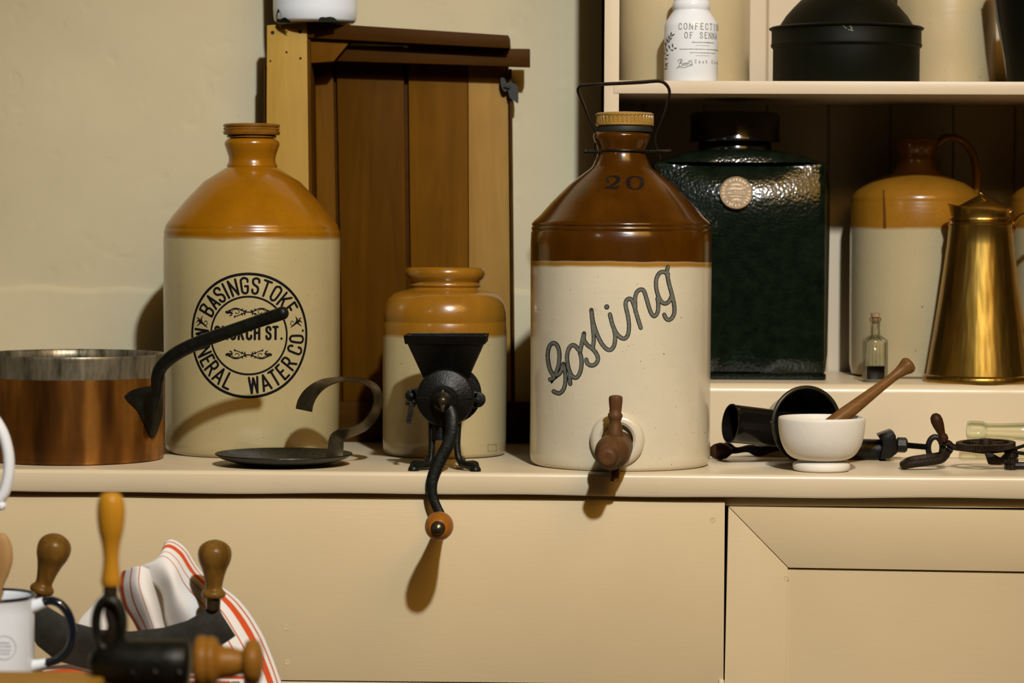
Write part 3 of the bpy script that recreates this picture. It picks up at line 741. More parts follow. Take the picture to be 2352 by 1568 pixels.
for i in range(len(cp)):
    tt = c3[min(i+1, len(cp)-1)]-c3[max(i-1, 0)]; pr = Vector((tt.z, 0, -tt.x)).normalized(); b_ = min(1, max(0, cp[i][2]))
    wv_.append(pr*b_*(1 if i < len(cp)*.3 or i > len(cp)*.6 else 1)+Vector((0, 1, 0))*math.sqrt(1-b_*b_))
MB().strap(c3, wv_, [.0105 if i < len(cp)*.24 else .0118 for i in range(len(cp))], .0022).build('strap_handle', 'dull_steel', sk, bevel=.0006, sharp=50)

# ------------------------------------------------------------------ cast-iron grinder
gy = .028
gr = thing('hand_grinder', (px(1022, 1080, gy), gy, 0), 'black cast-iron hand grinder with square hopper, curved crank and amber wooden knob', 'grinder')
def gp(u, v, dy=0): return P(u, v, gy+dy)
hz0, hz1, hz2 = pz(1022, 772, gy), pz(1022, 790, gy), pz(1022, 878, gy)
gx = px(1022, 830, gy); gs = S(1022, gy)
def sq(hw, z, cx=gx, cy=gy+.04, hd=None):
    hd = hd or hw; return [(cx-hw, cy-hd, z), (cx+hw, cy-hd, z), (cx+hw, cy+hd, z), (cx-hw, cy+hd, z)]
a_, b_, c_ = 95/gs, 86/gs, 48/gs
mb = MB().rings([sq(c_, hz2, hd=.022), sq(b_, hz1, hd=.044), sq(a_*.965, hz1, hd=.047), sq(a_, hz0+.0015, hd=.049), sq(a_, hz0, hd=.049), sq(a_-.004, hz0, hd=.045), sq(b_-.006, hz1, hd=.040), sq(c_-.004, hz2+.002, hd=.018)], True, True, True)
mb.build('hopper', 'dark_iron', gr, bevel=.0008)
ctr = gp(1022, 914, -.004); rd = 67/gs
mb = MB().lathe([(rd*.55, .085), (rd*.9, .075), (rd*.97, .055), (rd*.97, .03), (rd*.92, .022), (rd*.92, .018), (rd, .016), (rd, .004), (rd*.965, .001), (rd*.93, 0), (rd*.55, -.001), (rd*.42, -.004), (rd*.40, -.008), (.0001, -.008)], ctr, 64, ax=(0, 1, 0))
dru = mb.build('drum', 'dark_iron', gr, sharp=40)
MB().lathe([(rd*.98, .03), (rd*1.0, .033), (rd*1.0, .042), (.0001, .043)], ctr+Vector((.008, 0, .003)), 48, ax=(0, 1, 0)).build('rear_flange', 'dark_iron', dru)
for sgn in (-1, 1):
    mb = MB(); a0 = ctr+Vector((sgn*rd*.45, -.0008, 0)); a1 = ctr+Vector((sgn*rd*.93, -.0008, 0))
    mb.tube([a0, a1], .0009, 6); mb.build('seam_ridge', 'iron', dru)
def lug(u, v, rpx, hx):
    c0 = gp(u, v, .014); mb = MB(); r_ = rpx/gs
    mb.prism([c0+Vector((r_*math.cos(a)*1.0, 0, r_*math.sin(a))) for a in [2*math.pi*k/18 for k in range(18)]], (0, .010, 0))
    d = hx; mb.prism([c0+Vector((0, 0, r_)), c0+Vector((d, 0, r_*1.5)), c0+Vector((d, 0, -r_*1.5)), c0+Vector((0, 0, -r_))], (0, .009, 0))
    o = mb.build('lug', 'dark_iron', gr, bevel=.0008)
    MB().lathe([(r_*.42, 0), (r_*.4, .002), (.0001, .0026)], c0, 16, ax=(0, -1, 0)).build('rivet', 'iron', o)
lug(944, 908, 14, .018); lug(1097, 918, 18, -.022)
mb = MB().tube([gp(951, 919, .01), gp(951, 926, .004), gp(949, 930, 0)], .003, 8)
mb.lathe([(.0001, -.0035), (.0034, -.003), (.0034, .003), (.0001, .0035)], gp(950, 925, .006), 12, ax=(.2, -1, 0))
mb.strap([gp(945, 926, 0), gp(943, 945, -.002), gp(938, 972, -.004)], [(1, .4, 0)]*3, [.003, .0032, .0032], .0026)
mb.lathe([(.0001, -.003), (.0032, -.002), (.0032, .002), (.0001, .003)], gp(936, 925, .004), 10, ax=(1, 0, 0))
mb.build('thumbscrew', 'dark_iron', gr)
# discharge spout, legs, feet
mb = MB().lathe([(.013, -.002), (.012, .012), (.0125, .03), (.010, .031), (.0085, .004), (.0001, .004)], gp(1012, 1006, .012), 24)
mb.build('spout', 'dark_iron', gr)
for s_, top, mid, foot, toe in ((-1, (993, 968), (991, 1040), (983, 1066), (950, 1075)), (1, (1051, 968), (1050, 1030), (1060, 1062), (1092, 1075))):
    mb = MB()
    for dy0, dy1, ftu in ((.004, -.010, 0), (.05, .062, s_*-4)):
        pts = crom([(*top, dy0+.012), (*mid, dy0+.006), (*foot, dy0), (toe[0]+ftu, toe[1]-2, dy1)], 5)
        p3 = [gp(u, v, d) for u, v, d in pts]
        zl = .0032
        for q in p3: q.z = max(q.z, zl)
        mb.tube(p3, [.0074-.0014*math.sin(math.pi*i/len(p3)) for i in range(len(p3))], 10, flat=(1, .75))
        e = p3[-1]; mb.lathe([(.0072, 0), (.0075, .002), (.006, .006), (.003, .0075), (.0001, .008)], (e.x, e.y, 0), 16)
    a = gp(*foot, .0); b = gp(*foot, .05)
    mb.tube([(a.x, a.y+.002, .010), (b.x, b.y, .010)], .0055, 8)
    mb.build('leg', 'iron', gr, sharp=60)
# shaft boss, wing nut, crank and knob
bo_ = gp(1019, 918, -.012)
bs = MB().lathe([(.0150, 0), (.0152, .006), (.0125, .0105), (.0115, .014), (.0085, .016), (.0085, .020), (.0065, .0215), (.0001, .0215)], bo_, 32, ax=(0, -1, 0)).build('shaft_boss', 'iron', gr)
mb = MB()
for s_ in (-1, 1): mb.prism([bo_+Vector((-.0035, -.0212, s_*.003)), bo_+Vector((.0035, -.0212, s_*.003)), bo_+Vector((.0018, -.022, s_*.0145)), bo_+Vector((-.0018, -.022, s_*.0145))], (0, -.003, 0))
mb.lathe([(.006, 0), (.0055, .004), (.003, .0058), (.0001, .006)], bo_+Vector((0, -.0212, 0)), 16, ax=(0, -1, 0))
mb.build('wing_nut', 'dull_steel', bs, bevel=.0006)
cpts = crom([(1021, 925, -.018, 13), (1036, 950, -.022, 14), (1038, 985, -.026, 14.5), (1030, 1018, -.028, 15), (1014, 1050, -.030, 15), (1000, 1080, -.032, 14.5), (992, 1108, -.034, 13.5), (993, 1136, -.035, 12), (1001, 1160, -.036, 11.5), (1013, 1184, -.037, 11), (1019, 1200, -.037, 11)], 5)
MB().tube([gp(*q[:3]) for q in cpts], [q[3]/gs for q in cpts], 14, flat=(.5, 1), up=(0, 1, 0)).build('crank', 'iron', gr, sharp=60)
kb = gp(1017, 1192, -.040); kd = Vector((.01, -1, .015)).normalized(); ks = 33/S(1020, -.1)
kn = MB().lathe([(ks*.45, 0), (ks*.5, .006), (ks*.45, .012), (ks*.52, .026), (ks*.68, .050), (ks*.88, .072), (ks*1.0, .092), (ks*.97, .107), (ks*.80, .117), (ks*.5, .1225), (.0001, .1225)], kb, 40, ax=kd).build('knob', 'knob_wood', gr, sharp=60)
MB().lathe([(ks*.50, .121), (ks*.5, .1235), (ks*.38, .1255), (ks*.30, .1255), (ks*.25, .128), (ks*.1, .1295), (.0001, .1298)], kb, 28, ax=kd).build('rivet', 'dull_steel', kn)

# ------------------------------------------------------------------ mortar and pestle
Mo = Turned(1887, .066, [(1, 1036), (35, 1034), (66, 1016), (84, 985), (90, 962), (93, 957), (97, 957), (99.5, 960), (100, 968), (98, 992), (92, 1018), (80, 1040), (66, 1051), (54, 1055), (56, 1058), (62, 1061), (65.5, 1066), (65.5, 1073), (62, 1079), (50, 1081), (1, 1081)], 0, 3)
mo = Mo.mesh().build('mortar', 'marble', None, sharp=80)
tag(mo, 'white footed stone mortar bowl holding a wooden pestle', 'mortar')
pa, pb = P(1897, 985, .060), P(2087, 838, .105); ax = pb-pa; L = ax.length; sp_ = S(1990, .08)
MB_ = MB().lathe([(.0001, -.004), (15/sp_, 0), (18.5/sp_, L*.06), (18/sp_, L*.2), (15/sp_, L*.42), (12/sp_, L*.65), (11/sp_, L*.8), (12.5/sp_, L*.88), (16/sp_, L*.94), (19.5/sp_, L*.975), (20/sp_, L*1.0), (17/sp_, L*1.02), (.0001, L*1.025)], pa, 32, ax=ax)
tag(MB_.build('pestle', 'pestle_wood', None, sharp=60), 'turned brown wooden pestle leaning out of the white mortar', 'pestle')

# ------------------------------------------------------------------ black enamel pan tipped on its side
fc = P(1852, 974, .165); fn_ = Vector((.36, -.93, .06)).normalized(); fr = 84/S(1852, .165)
ti = thing('tipped_pan', (fc.x, fc.y, 0), 'black enamel pan tipped on its side with short hollow tube handle', 'pan')
MB().lathe([(.0001, -.058), (fr*.60, -.058), (fr*.72, -.050), (fr*.92, -.012), (fr*.96, -.003), (fr*1.0, 0), (fr*1.03, .0012), (fr*1.04, -.001), (fr*1.0, -.004), (fr*.96, -.012), (fr*.76, -.053), (fr*.62, -.0625), (.0001, -.0625)], fc, 56, ax=fn_).build('bowl', 'enamel_black', ti, sharp=50)
plain('lit_rim_enamel', (.020, .017, .009), .3, 0, .5, .5, 160)  # paler than the bowl: the rim's highlight is put into its colour
e1_ = fn_.cross(Vector((0, 0, 1))).normalized(); e2_ = fn_.cross(e1_)
MB().loop([fc+fn_*.0005+(e1_*math.cos(a)+e2_*math.sin(a))*fr*1.01 for a in [2*math.pi*k/72 for k in range(72)]], .0028, 10, up=fn_).build('rolled_rim', 'lit_rim_enamel', ti)
ta0 = P(1790, 984, .178); tb0 = P(1677, 972, .150); ax = tb0-ta0; L = ax.length; rt_ = 44.5/S(1720, .16)
MB().lathe([(rt_*.93, -.03), (rt_*.95, 0), (rt_*.985, L*.85), (rt_*1.0, L*.97), (rt_*1.03, L*.985), (rt_*1.02, L), (rt_*.97, L), (rt_*.94, L*.95), (rt_*.92, L*.1), (.0001, L*.08)], ta0, 44, ax=ax).build('tube_handle', 'enamel_black', ti, sharp=50)

# ------------------------------------------------------------------ iron crank tool lying behind the mortar
yt = .235
to = thing('crank_tool', (px(1890, 1040, yt), yt, 0), 'black iron crank tool with brown wooden knob lying behind the tipped pan', 'kitchen tool')
q = lambda u, v, d=0: P(u, v, yt+d)
s_ = S(1890, yt)
MB().lathe([(.0001, -.001), (10/s_, 0), (17/s_, .006), (20/s_, .014), (18/s_, .022), (11/s_, .028), (8/s_, .031)], q(1631, 1037, -.01), 28, ax=(1, .15, .05)).build('knob', 'dark_wood_knob', to, sharp=70)
cp = crom([(1655, 1032, -.006), (1672, 1028, -.004), (1690, 1034, 0), (1720, 1030, .004), (1745, 1036, .006), (1775, 1030, .008), (1810, 1030, .01)], 4)
MB().tube([q(*c_) for c_ in cp], [(10+3*math.sin(i*.5))/s_ for i in range(len(cp))], 10, flat=(1, .6)).build('crank_arm', 'dark_iron', to)
MB().lathe([(18/s_, 0), (25/s_, .004), (26/s_, .06), (26/s_, .1), (24/s_, .134), (15/s_, .136)], q(1812, 1034, .008), 28, ax=(1, .02, .012)).build('barrel', 'dark_iron', to, sharp=50)
bl = [(2017, 999), (2050, 987), (2058, 1000), (2062, 1040), (2045, 1053), (2022, 1055), (2028, 1015)]
MB().prism([q(u, v, -.016) for u, v in bl], (0, .034, 0)).build('clamp_block', 'dark_iron', to, bevel=.002)
MB().lathe([(13/s_, 0), (17.5/s_, .002), (17.5/s_, .013), (14/s_, .0155), (.0001, .0155)], q(2058, 1021, 0), 8, ax=(1, 0, -.03)).build('nut', 'dark_iron', to, sharp=30)
th = MB(); L = (q(2136, 1027)-q(2080, 1022)).length
prof = []
for k in range(30): prof += [(7.4/s_, L*k/30), (6.2/s_, L*(k+.5)/30)]
th.lathe(prof, q(2080, 1022), 14, ax=q(2136, 1027)-q(2080, 1022)); th.build('threaded_rod', 'dark_iron', to)
lp = [q(2148+16*math.cos(a), 1028+25*math.sin(a)) for a in [2*math.pi*k/28 for k in range(28)]]
MB().loop(lp, .0042, 10, up=(0, 1, 0)).build('key_loop', 'dark_iron', to)

# ------------------------------------------------------------------ rotary whisk lying on the worktop
yw = .105
wh = thing('rotary_whisk', (px(2260, 1060, yw), yw, 0), 'rusty iron rotary egg whisk with toothed wheel and dark wooden crank knob', 'whisk')
q = lambda u, v, d=0: P(u, v, yw+d)
s_ = S(2200, yw)
gl = crom([(2176, 1042, .0), (2160, 1056, -.012), (2120, 1062, -.02), (2086, 1067, -.02), (2074, 1070, -.01), (2076, 1066, .008), (2092, 1057, .02), (2130, 1051, .022), (2164, 1045, .016), (2180, 1034, .008), (2182, 1026, .0)], 5)
g3 = [q(*c_) for c_ in gl]
for c_ in g3: c_.z = max(c_.z, .0055)
MB().tube(g3, .0047, 10, flat=(1.15, .85)).build('grip_loop', 'rusty_iron', wh)
MB().tube([q(*c_) for c_ in crom([(2165, 1020, 0), (2178, 1017, 0), (2190, 1026, 0), (2220, 1030, 0), (2262, 1035, 0), (2300, 1032, 0), (2322, 1030, 0)], 4)], .0052, 10, flat=(.8, 1)).build('frame_bar', 'rusty_iron', wh)
MB().tube([q(2163, 1020, .004), q(2168, 1030, .004), q(2168, 1042, .002), q(2160, 1050, 0)], .0036, 8).build('frame_hook', 'rusty_iron', wh)
MB().lathe([(7/s_, 0), (11/s_, .003), (11/s_, .008), (8/s_, .011), (10/s_, .016), (13/s_, .024), (14/s_, .031), (12/s_, .037), (6/s_, .0405), (.0001, .041)], q(2170, 1014, -.006), 20, ax=(-.36, -.1, .9)).build('crank_knob', 'dark_wood_knob', wh, sharp=70)
wc = q(2264, 1021, 0); wr = 68/s_
wn = Vector((-.03, -.045, 1)).normalized()
mb = MB(); nt = 60
prof = []
e1 = Vector((1, 0, .03)).normalized(); e2 = wn.cross(e1)
rr_ = []
for hh, k0 in ((-.0035, 1), (.0035, 1)):
    rr_.append([wc+wn*hh+(e1*math.cos(a)+e2*math.sin(a))*wr*(1 if k % 2 else .955) for k, a in enumerate([2*math.pi*j/(2*nt) for j in range(2*nt)])])
inn = [[wc+wn*hh+(e1*math.cos(a)+e2*math.sin(a))*wr*.80 for a in [2*math.pi*j/(2*nt) for j in range(2*nt)]] for hh in (.0035, -.0035)]
mb.rings([rr_[0], rr_[1], inn[0], inn[1], rr_[0]], True, False, False)
wo = mb.build('toothed_wheel', 'rusty_iron', wh, sharp=30)
for k in range(4):
    a = k*math.pi/2+.6; MB().tube([wc, wc+(e1*math.cos(a)+e2*math.sin(a))*wr*.84], .0032, 8, flat=(.8, 1.4)).build('spoke', 'rusty_iron', wo)
MB().lathe([(.009, -.008), (.010, 0), (.008, .008), (.0001, .009)], wc, 16, ax=wn).build('hub', 'rusty_iron', wo)
br = [(2262, 1037), (2278, 1040), (2300, 1052), (2312, 1040), (2314, 1066), (2296, 1068), (2272, 1067)]
MB().prism([q(u, v, -.006) for u, v in br], (0, .012, 0)).build('bracket', 'rusty_iron', wh, bevel=.0015)
def pinion(u, v0, v1, name):
    a, b = q(u, v1, -.004), q(u, v0, -.004); a.z = max(a.z, .0012); n_ = 10
    mb = MB(); L = (b-a).length
    md = lambda t, k: 1.0 if math.sin(t*n_) > 0 else .80
    mb.lathe([(.0095, 0), (.0095, L*.2), (.0075, L*.22), (.0095, L*.28), (.0095, L*.45), (.0075, L*.5), (.0095, L*.55), (.0095, L*.75), (.007, L*.8), (.0085, L*.85), (.006, L)], a, 60, mod=md, ax=b-a)
    mb.build(name, 'rusty_iron', wh, sharp=30)
pinion(2323, 1026, 1079, 'pinion')
for d0, vz in ((-.012, 1030), (.012, 1033)):
    for k in range(2):
        sg = 1 if k else -1
        pts = crom([(2325, vz+3+sg*3, d0), (2380, vz+sg*14, d0*1.6), (2460, vz+6+sg*22, d0*2), (2560, vz+10+sg*18, d0*2), (2610, vz+14, d0*1.8)], 5)
        p3 = [q(*c_) for c_ in pts]
        for c_ in p3: c_.z = max(c_.z, .002)
        MB().tube(p3, .0015, 6).build('beater_wire', 'dark_iron', wh)
p3 = [q(2325, 1069, -.006), q(2440, 1069, -.006), q(2600, 1067, 0)]
for c_ in p3: c_.z = max(c_.z, .0055)
MB().tube(p3, .0048, 8).build('beater_shaft', 'dark_iron', wh)

# ------------------------------------------------------------------ pale green bottle lying at the back
yb = .212; a, b = P(2222, 997, yb), P(2460, 985, yb); ax = Vector((1, .05, -.02)).normalized(); sb = S(2300, yb)
zc_ = a.z
prof = [(.0001, .02), (13/sb, .018), (13/sb, .0), (20/sb, -.0005), (22.5/sb, .002), (23/sb, .010), (22/sb, .022), (18/sb, .026), (17/sb, .030), (18/sb, .055), (22/sb, .085), (36/sb, .12), (.036, .15), (.038, .18), (.038, .33), (.034, .338), (.0001, .336)]
bo2 = thing('glass_bottle', (a.x+.15, yb, 0), 'pale green glass bottle lying on its side behind the whisk', 'bottle')
a.z = .0415+.003
outer = crom([(20/sb, 0), (22.5/sb, .003), (23/sb, .011), (21.5/sb, .021), (18/sb, .026), (17.5/sb, .034), (18.5/sb, .055), (23/sb, .085), (34/sb, .118), (.034, .150), (.0385, .185), (.0385, .26), (.0385, .32), (.035, .336), (.02, .338)], 4)
inner = [(max(r-.0028, .001), min(h, .331)) for r, h in outer]
prof = [(.0001, .338)] + outer[::-1] + [(r, h+.0003) for r, h in inner] + [(.0001, .331)]
MB().lathe(prof, a, 48, ax=Vector((1, .03, -.018))).build('bottle_body', 'green_glass', bo2, sharp=60)

# ================================================================== on the step shelf
# ------------------------------------------------------------------ green tin canister
cy0, cy1 = .375, .515
cn = thing('tin_canister', (px(1700, 870, cy0), .44, ZSTEP), 'dark green lacquered tin canister with round cap and brass badge', 'canister')
xL, xR = px(1503, 600, cy0), px(1899, 600, cy0)
zt_ = pz(1700, 377, cy0); zb0 = ZSTEP
def rrect(z, gx_, bul=0, rc=.012, n=5):
    back = .017*max(0, ((z-zb0)/(zt_-zb0)-.72)/.28)**2
    a0, a1, b0, b1 = xL-gx_, xR+gx_, cy0-gx_+back, cy1+gx_; out = []
    for cx_, cy_, s0 in ((a1-rc, b0+rc, -90), (a1-rc, b1-rc, 0), (a0+rc, b1-rc, 90), (a0+rc, b0+rc, 180)):
        for k in range(n): a = R(s0+90*k/(n-1)); out.append([cx_+rc*math.cos(a), cy_+rc*math.sin(a), z])
    o2 = []
    m_ = len(out)
    for i in range(m_):
        p, q_ = out[i], out[(i+1) % m_]; o2.append(tuple(p))
        L_ = math.hypot(q_[0]-p[0], q_[1]-p[1])
        if L_ > .03:
            for k in range(1, 8):
                t_ = k/8; w_ = bul*math.sin(math.pi*t_); nx_, ny_ = (q_[1]-p[1])/L_, -(q_[0]-p[0])/L_
                o2.append((p[0]+(q_[0]-p[0])*t_+nx_*w_, p[1]+(q_[1]-p[1])*t_+ny_*w_, z))
    return o2
rg = [rrect(zb0, .001), rrect(zb0+.004, .0016), rrect(zb0+.008, .0012), rrect(zb0+.0095, -.001)]
for k in range(13):
    t_ = k/12; rg.append(rrect(zb0+.012+(zt_-.006-zb0-.012)*t_, 0, .007+.003*t_ if 0 < k < 12 else .004))
rg += [rrect(zt_-.003, .0014), rrect(zt_, .0018), rrect(zt_+.003, .0012), rrect(zt_+.004, -.004)]
MB().rings(rg).build('tin_body', 'green_lacquer', cn, sharp=50)
cu = 1688; ccx = px(cu, 340, .445); sc_ = S(cu, .445); zc_ = lambda v: pz(cu, v, .445)
hw_, hd_ = (xR-xL)/2-.004, (cy1-cy0)/2-.004
rr_ = []
for k in range(8):
    t_ = k/7; ring = []
    for j in range(48):
        a = 2*math.pi*j/48; ca, sa = math.cos(a), math.sin(a)
        e = 5*(1-t_)+2*t_; rr2 = (abs(ca)**e+abs(sa)**e)**(-1/e)
        wx = hw_*(1-t_)+.056*t_; wy = hd_*(1-t_)+.056*t_; mx_ = (xL+xR)/2*(1-t_)+ccx*t_
        ring.append((mx_+wx*rr2*ca, .445+wy*rr2*sa, zt_+.003+(zc_(346)-zt_-.003)*(1-(1-t_)**1.7)))
    rr_.append(ring)
MB().rings(rr_).build('shoulder', 'green_lacquer', cn, sharp=60)
z0, z1 = zc_(347), zc_(258); rc_ = 104/sc_; rc_ = min(rc_, .0665)
MB().lathe([(.054, z0-.002), (.054, z0+.010), (.052, z0+.012), (rc_, z0+.013), (rc_, z0+.018), (rc_*.985, z0+.020), (rc_*.985, z1-.006), (rc_*.95, z1-.001), (rc_*.6, z1), (.0001, z1)], (ccx, .445, 0), 56).build('cap', 'enamel_black', cn, sharp=45)
bcn = P(1691, 443, cy0-.0085); rbd = 38.5/S(1691, cy0)
bnv = Vector((0, -1, .22)).normalized()
bd = MB().lathe([(rbd, -.006), (rbd, .001), (rbd*.97, .0022), (rbd*.93, .0022), (rbd*.91, .0012), (.0001, .0014)], bcn, 48, ax=bnv).build('badge', 'brass_badge', cn, sharp=40)
bup = Vector((0, .22, 1)).normalized()
bfm = lambda x, y: bcn+Vector((x*rbd, 0, 0))+bup*(y*rbd)+bnv*.0020
mb = MB()
for k in range(26):
    a = 2*math.pi*k/26+.05
    if k % 6 == 5: continue
    ribbon(mb, [(.70*math.sin(a), .70*math.cos(a)), (.86*math.sin(a+.04*(k % 3-1)), .86*math.cos(a+.04*(k % 3-1)))], .09, bfm, .1, False)
for i, ch in enumerate('MAKERS'):
    glyph(mb, ch, Place(lambda x, y, i=i: (-.42+i*.17+x*.2, -.10+y*.19), bfm, .05), .045)
ribbon(mb, crom([(-.45, .20), (-.1, .26), (.2, .22), (.48, .27)], 4), .14, bfm, .1)
ribbon(mb, crom([(-.30, .46), (0, .50), (.28, .45)], 4), .12, bfm, .1)
ribbon(mb, crom([(-.38, -.24), (0, -.22), (.38, -.24)], 4), .07, bfm, .1)
ribbon(mb, crom([(-.22, -.44), (0, -.40), (.24, -.45)], 4), .14, bfm, .1)
mb.build('embossed_letters', 'brass_badge_bright', bd, recalc=False)

# ------------------------------------------------------------------ ochre-topped flagon with ear handle (and its twin at the frame's edge)
def flagon(u, Y, label, zmat):
    T = Turned(u, Y, [(1, 318), (44, 318), (49, 320), (50, 330), (48, 345), (44, 350), (43, 362), (47, 385), (58, 399), (84, 407), (112, 419), (134, 435), (145, 448), (147.5, 458), (147, 461), (148, 464), (148.5, 520), (148, 700), (147, 830), (143, 852), (134, 857), (1, 857)], ZSTEP)
    o = thing('stoneware_flagon', (T.x, T.Y, ZSTEP), label, 'flagon')
    if zmat not in MT: stoneware(zmat, T.z(522), (.24, .100, .006), (.34, .150, .012), (.48, .395, .225), .0025, None, 0, .25, .008)
    T.mesh(72).build('body', zmat, o, sharp=50)
    k = T.sc
    ep = crom([(47, 332), (70, 316), (105, 322), (130, 352), (140, 395), (139, 432), (136, 446)], 5)
    MB().tube([(T.x+a/k, Y+.004, T.z(b)) for a, b in ep], .0085, 12, flat=(1.25, .7), up=(0, 1, 0)).build('ear_handle', zmat, o, sharp=60)
    return T, o
T, fo = flagon(2103, .523, 'ochre-topped stoneware flagon with ear handle behind the small glass bottle', 'flagon_glaze')
mb = MB(); fm = lambda u, v: T.hit(u, v, .0004)
ribbon(mb, [(2030, 438, 4), (2031, 470, 6), (2032, 500, 7), (2032, 521, 8)], 6, fm, 5)
plain('glaze_drip', (.13, .05, .008), .25); mb.build('glaze_drip', 'glaze_drip', fo, recalc=False)
flagon(2471, .523, 'ochre-topped stoneware flagon half hidden behind the brass jug handle', 'flagon_glaze')

# ------------------------------------------------------------------ small corked glass bottle
yi = .345; iu = 2010; is_ = S(iu, yi); ix = px(iu, 800, yi); zi = lambda v: pz(iu, v, yi)
ib = thing('ink_bottle', (ix, yi, ZSTEP), 'small square ribbed glass bottle with cork, half full of dark liquid', 'bottle')
kz = (zi(722)-ZSTEP)/(zi(722)-zi(868)); zz = lambda v: zi(722)-(zi(722)-zi(v))*kz
def rsq(h_, z, rc=.3, n=4, ribs=0, cx=ix, cy=yi):
    out = []
    for sx_, sy_, s0 in ((1, -1, -90), (1, 1, 0), (-1, 1, 90), (-1, -1, 180)):
        for k in range(n): a = R(s0+90*k/(n-1)); out.append((cx+sx_*h_*(1-rc)+h_*rc*math.cos(a), cy+sy_*h_*(1-rc)+h_*rc*math.sin(a), z))
    return out
h_ = 27.5/is_; n_ = 13/is_
sec = [rsq(h_*.96, zz(868)+.0005), rsq(h_, zz(865)), rsq(h_, zz(782)), rsq(h_*.93, zz(776)), rsq(h_*.7, zz(771), .6), rsq(n_*.85, zz(766), 1), rsq(n_*.8, zz(750), 1), rsq(n_*.85, zz(738), 1), rsq(n_*1.05, zz(735), 1), rsq(n_*1.05, zz(729), 1), rsq(n_*.7, zz(728), 1)]
sin_ = [rsq(n_*.62, zz(729.5), 1), rsq(n_*.55, zz(750), 1), rsq(n_*.6, zz(767), 1), rsq(h_*.6, zz(775), .6), rsq(h_*.84, zz(781)), rsq(h_*.86, zz(862)), rsq(h_*.8, zz(864))]
MB().rings(sec+sin_).build('bottle_glass', 'clear_glass', ib, sharp=50)
for k in range(5):
    xx = ix+h_*(-.6+.3*k); MB().tube([(xx, yi-h_-.0002, zz(845)), (xx, yi-h_-.0002, zz(786))], .0011, 6).build('rib', 'clear_glass', ib)
MB().rings([rsq(h_*.835, zz(861.5)), rsq(h_*.845, zz(833))]).build('liquid', 'dark_liquid', ib, sharp=50)
MB().lathe([(n_*.55, zz(742)), (n_*.62, zz(728)), (n_*.8, zz(727)), (n_*.82, zz(719)), (n_*.7, zz(718)), (.0001, zz(718))], (ix, yi, 0), 20).build('cork', 'cork', ib)

# ------------------------------------------------------------------ brass jug
yj = .368
Bj = Turned(2252, yj, [(1, 470), (66, 474), (67, 492), (69, 498), (71.5, 501), (71.5, 505), (68, 507), (70, 511), (74, 513.5), (74, 517), (72.5, 520), (76, 560), (88, 650), (100, 730), (112, 805), (119.5, 852), (120, 855), (126, 858), (127.5, 862), (128, 868), (127, 872), (1, 872)], ZSTEP)
bj = thing('brass_jug', (Bj.x, yj, ZSTEP), 'tapering polished brass jug with hinged lid, pouring lip and scroll handle', 'jug')
Bj.prof = Bj.prof[3:]
Bj.mesh(96).build('body', 'brass', bj, sharp=45)
k = Bj.sc; zr = [Bj.z(v) for v in (500, 488, 474)]
rr_ = []
for i_, (r_, vv) in enumerate(((68, 501), (68, 494), (69.5, 482), (72, 477), (70.5, 477), (67.5, 483), (66, 497))):
    ring = []
    for j in range(64):
        a = 2*math.pi*j/64; ca = math.cos(a); lip = max(0, -ca)**6
        up_ = (0 if vv > 490 else 1)
        ring.append((Bj.x+(r_+up_*4*lip)/k*ca, yj+r_/k*math.sin(a), Bj.z(vv-up_*(6*lip)+up_*3.5*ca)))
    rr_.append(ring)
MB().rings(rr_, True, False, False).build('rim', 'brass', bj, sharp=50)
zl = Bj.z(480)
MB().lathe([(64/k, zl), (62/k, zl+.003), (40/k, zl+.010), (18/k, zl+.0175), (8/k, zl+.020), (.0001, zl+.0205)], (Bj.x+.003, yj, 0), 48).build('lid', 'brass', bj, sharp=60)
plain('bright_brass', (.75, .55, .25), .2, 1.0)
MB().tube([P(u, v, yj-.02) for u, v in crom([(2258, 448), (2252, 444), (2252, 452), (2262, 460), (2285, 475), (2305, 484), (2320, 487), (2326, 482)], 4)], .0012, 8).build('lid_wire', 'bright_brass', bj)
hh = crom([(2322, 503), (2329, 520), (2327, 532), (2326, 524), (2334, 505), (2352, 492), (2385, 490), (2420, 515), (2432, 580), (2420, 660), (2392, 740), (2366, 770), (2358, 785)], 5)
MB().tube([P(u, v, yj-.004) for u, v in hh], .0042, 12, flat=(1.6, .6), up=(0, 1, 0)).build('handle', 'brass', bj, sharp=60)

# ================================================================== on the upper shelf
def onshelf(u, Y, prof): return Turned(u, Y, prof, ZS1)
def svis(u, Y): return pz(u, 0, Y)
# ------------------------------------------------------------------ white printed medicine jar
Sn = onshelf(1588, .335, [(1, -34), (30, -33), (39, -28), (41, -18), (40.5, 5), (42, 7), (43, 9), (43, 21), (41.5, 23), (42, 26), (47, 33), (55, 45), (60, 54), (61.5, 62), (61.5, 120), (61.5, 186), (60, 189), (1, 189)])
sj = thing('medicine_jar', (Sn.x, Sn.Y, ZS1), 'white ceramic medicine jar with olive lettering and leaf spray on the upper shelf', 'jar')
Sn.mesh().build('body', 'porcelain', sj, sharp=50)
mb = MB()
ur = lambda th: Sn.x
def wrapS(s_, t_, eps=.00025): return Sn.at(s_/61.5, t_, eps)
def line_text(txt, th0, th1, v0, v1, wd, serif=.12, ws=1.35):
    n_ = len(txt); z0_, z1_ = Sn.z(v1), Sn.z(v0)
    for i, ch in enumerate(txt):
        if ch == ' ': continue
        s0_ = 61.5*(th0+(th1-th0)*(i+.5)/n_)
        glyph(mb, ch, Place(lambda x, y, s0_=s0_: (s0_+x*(v1-v0)*ws, z0_+y*(z1_-z0_)), lambda a_, b_: wrapS(a_, b_), 3), 1.3, serif)
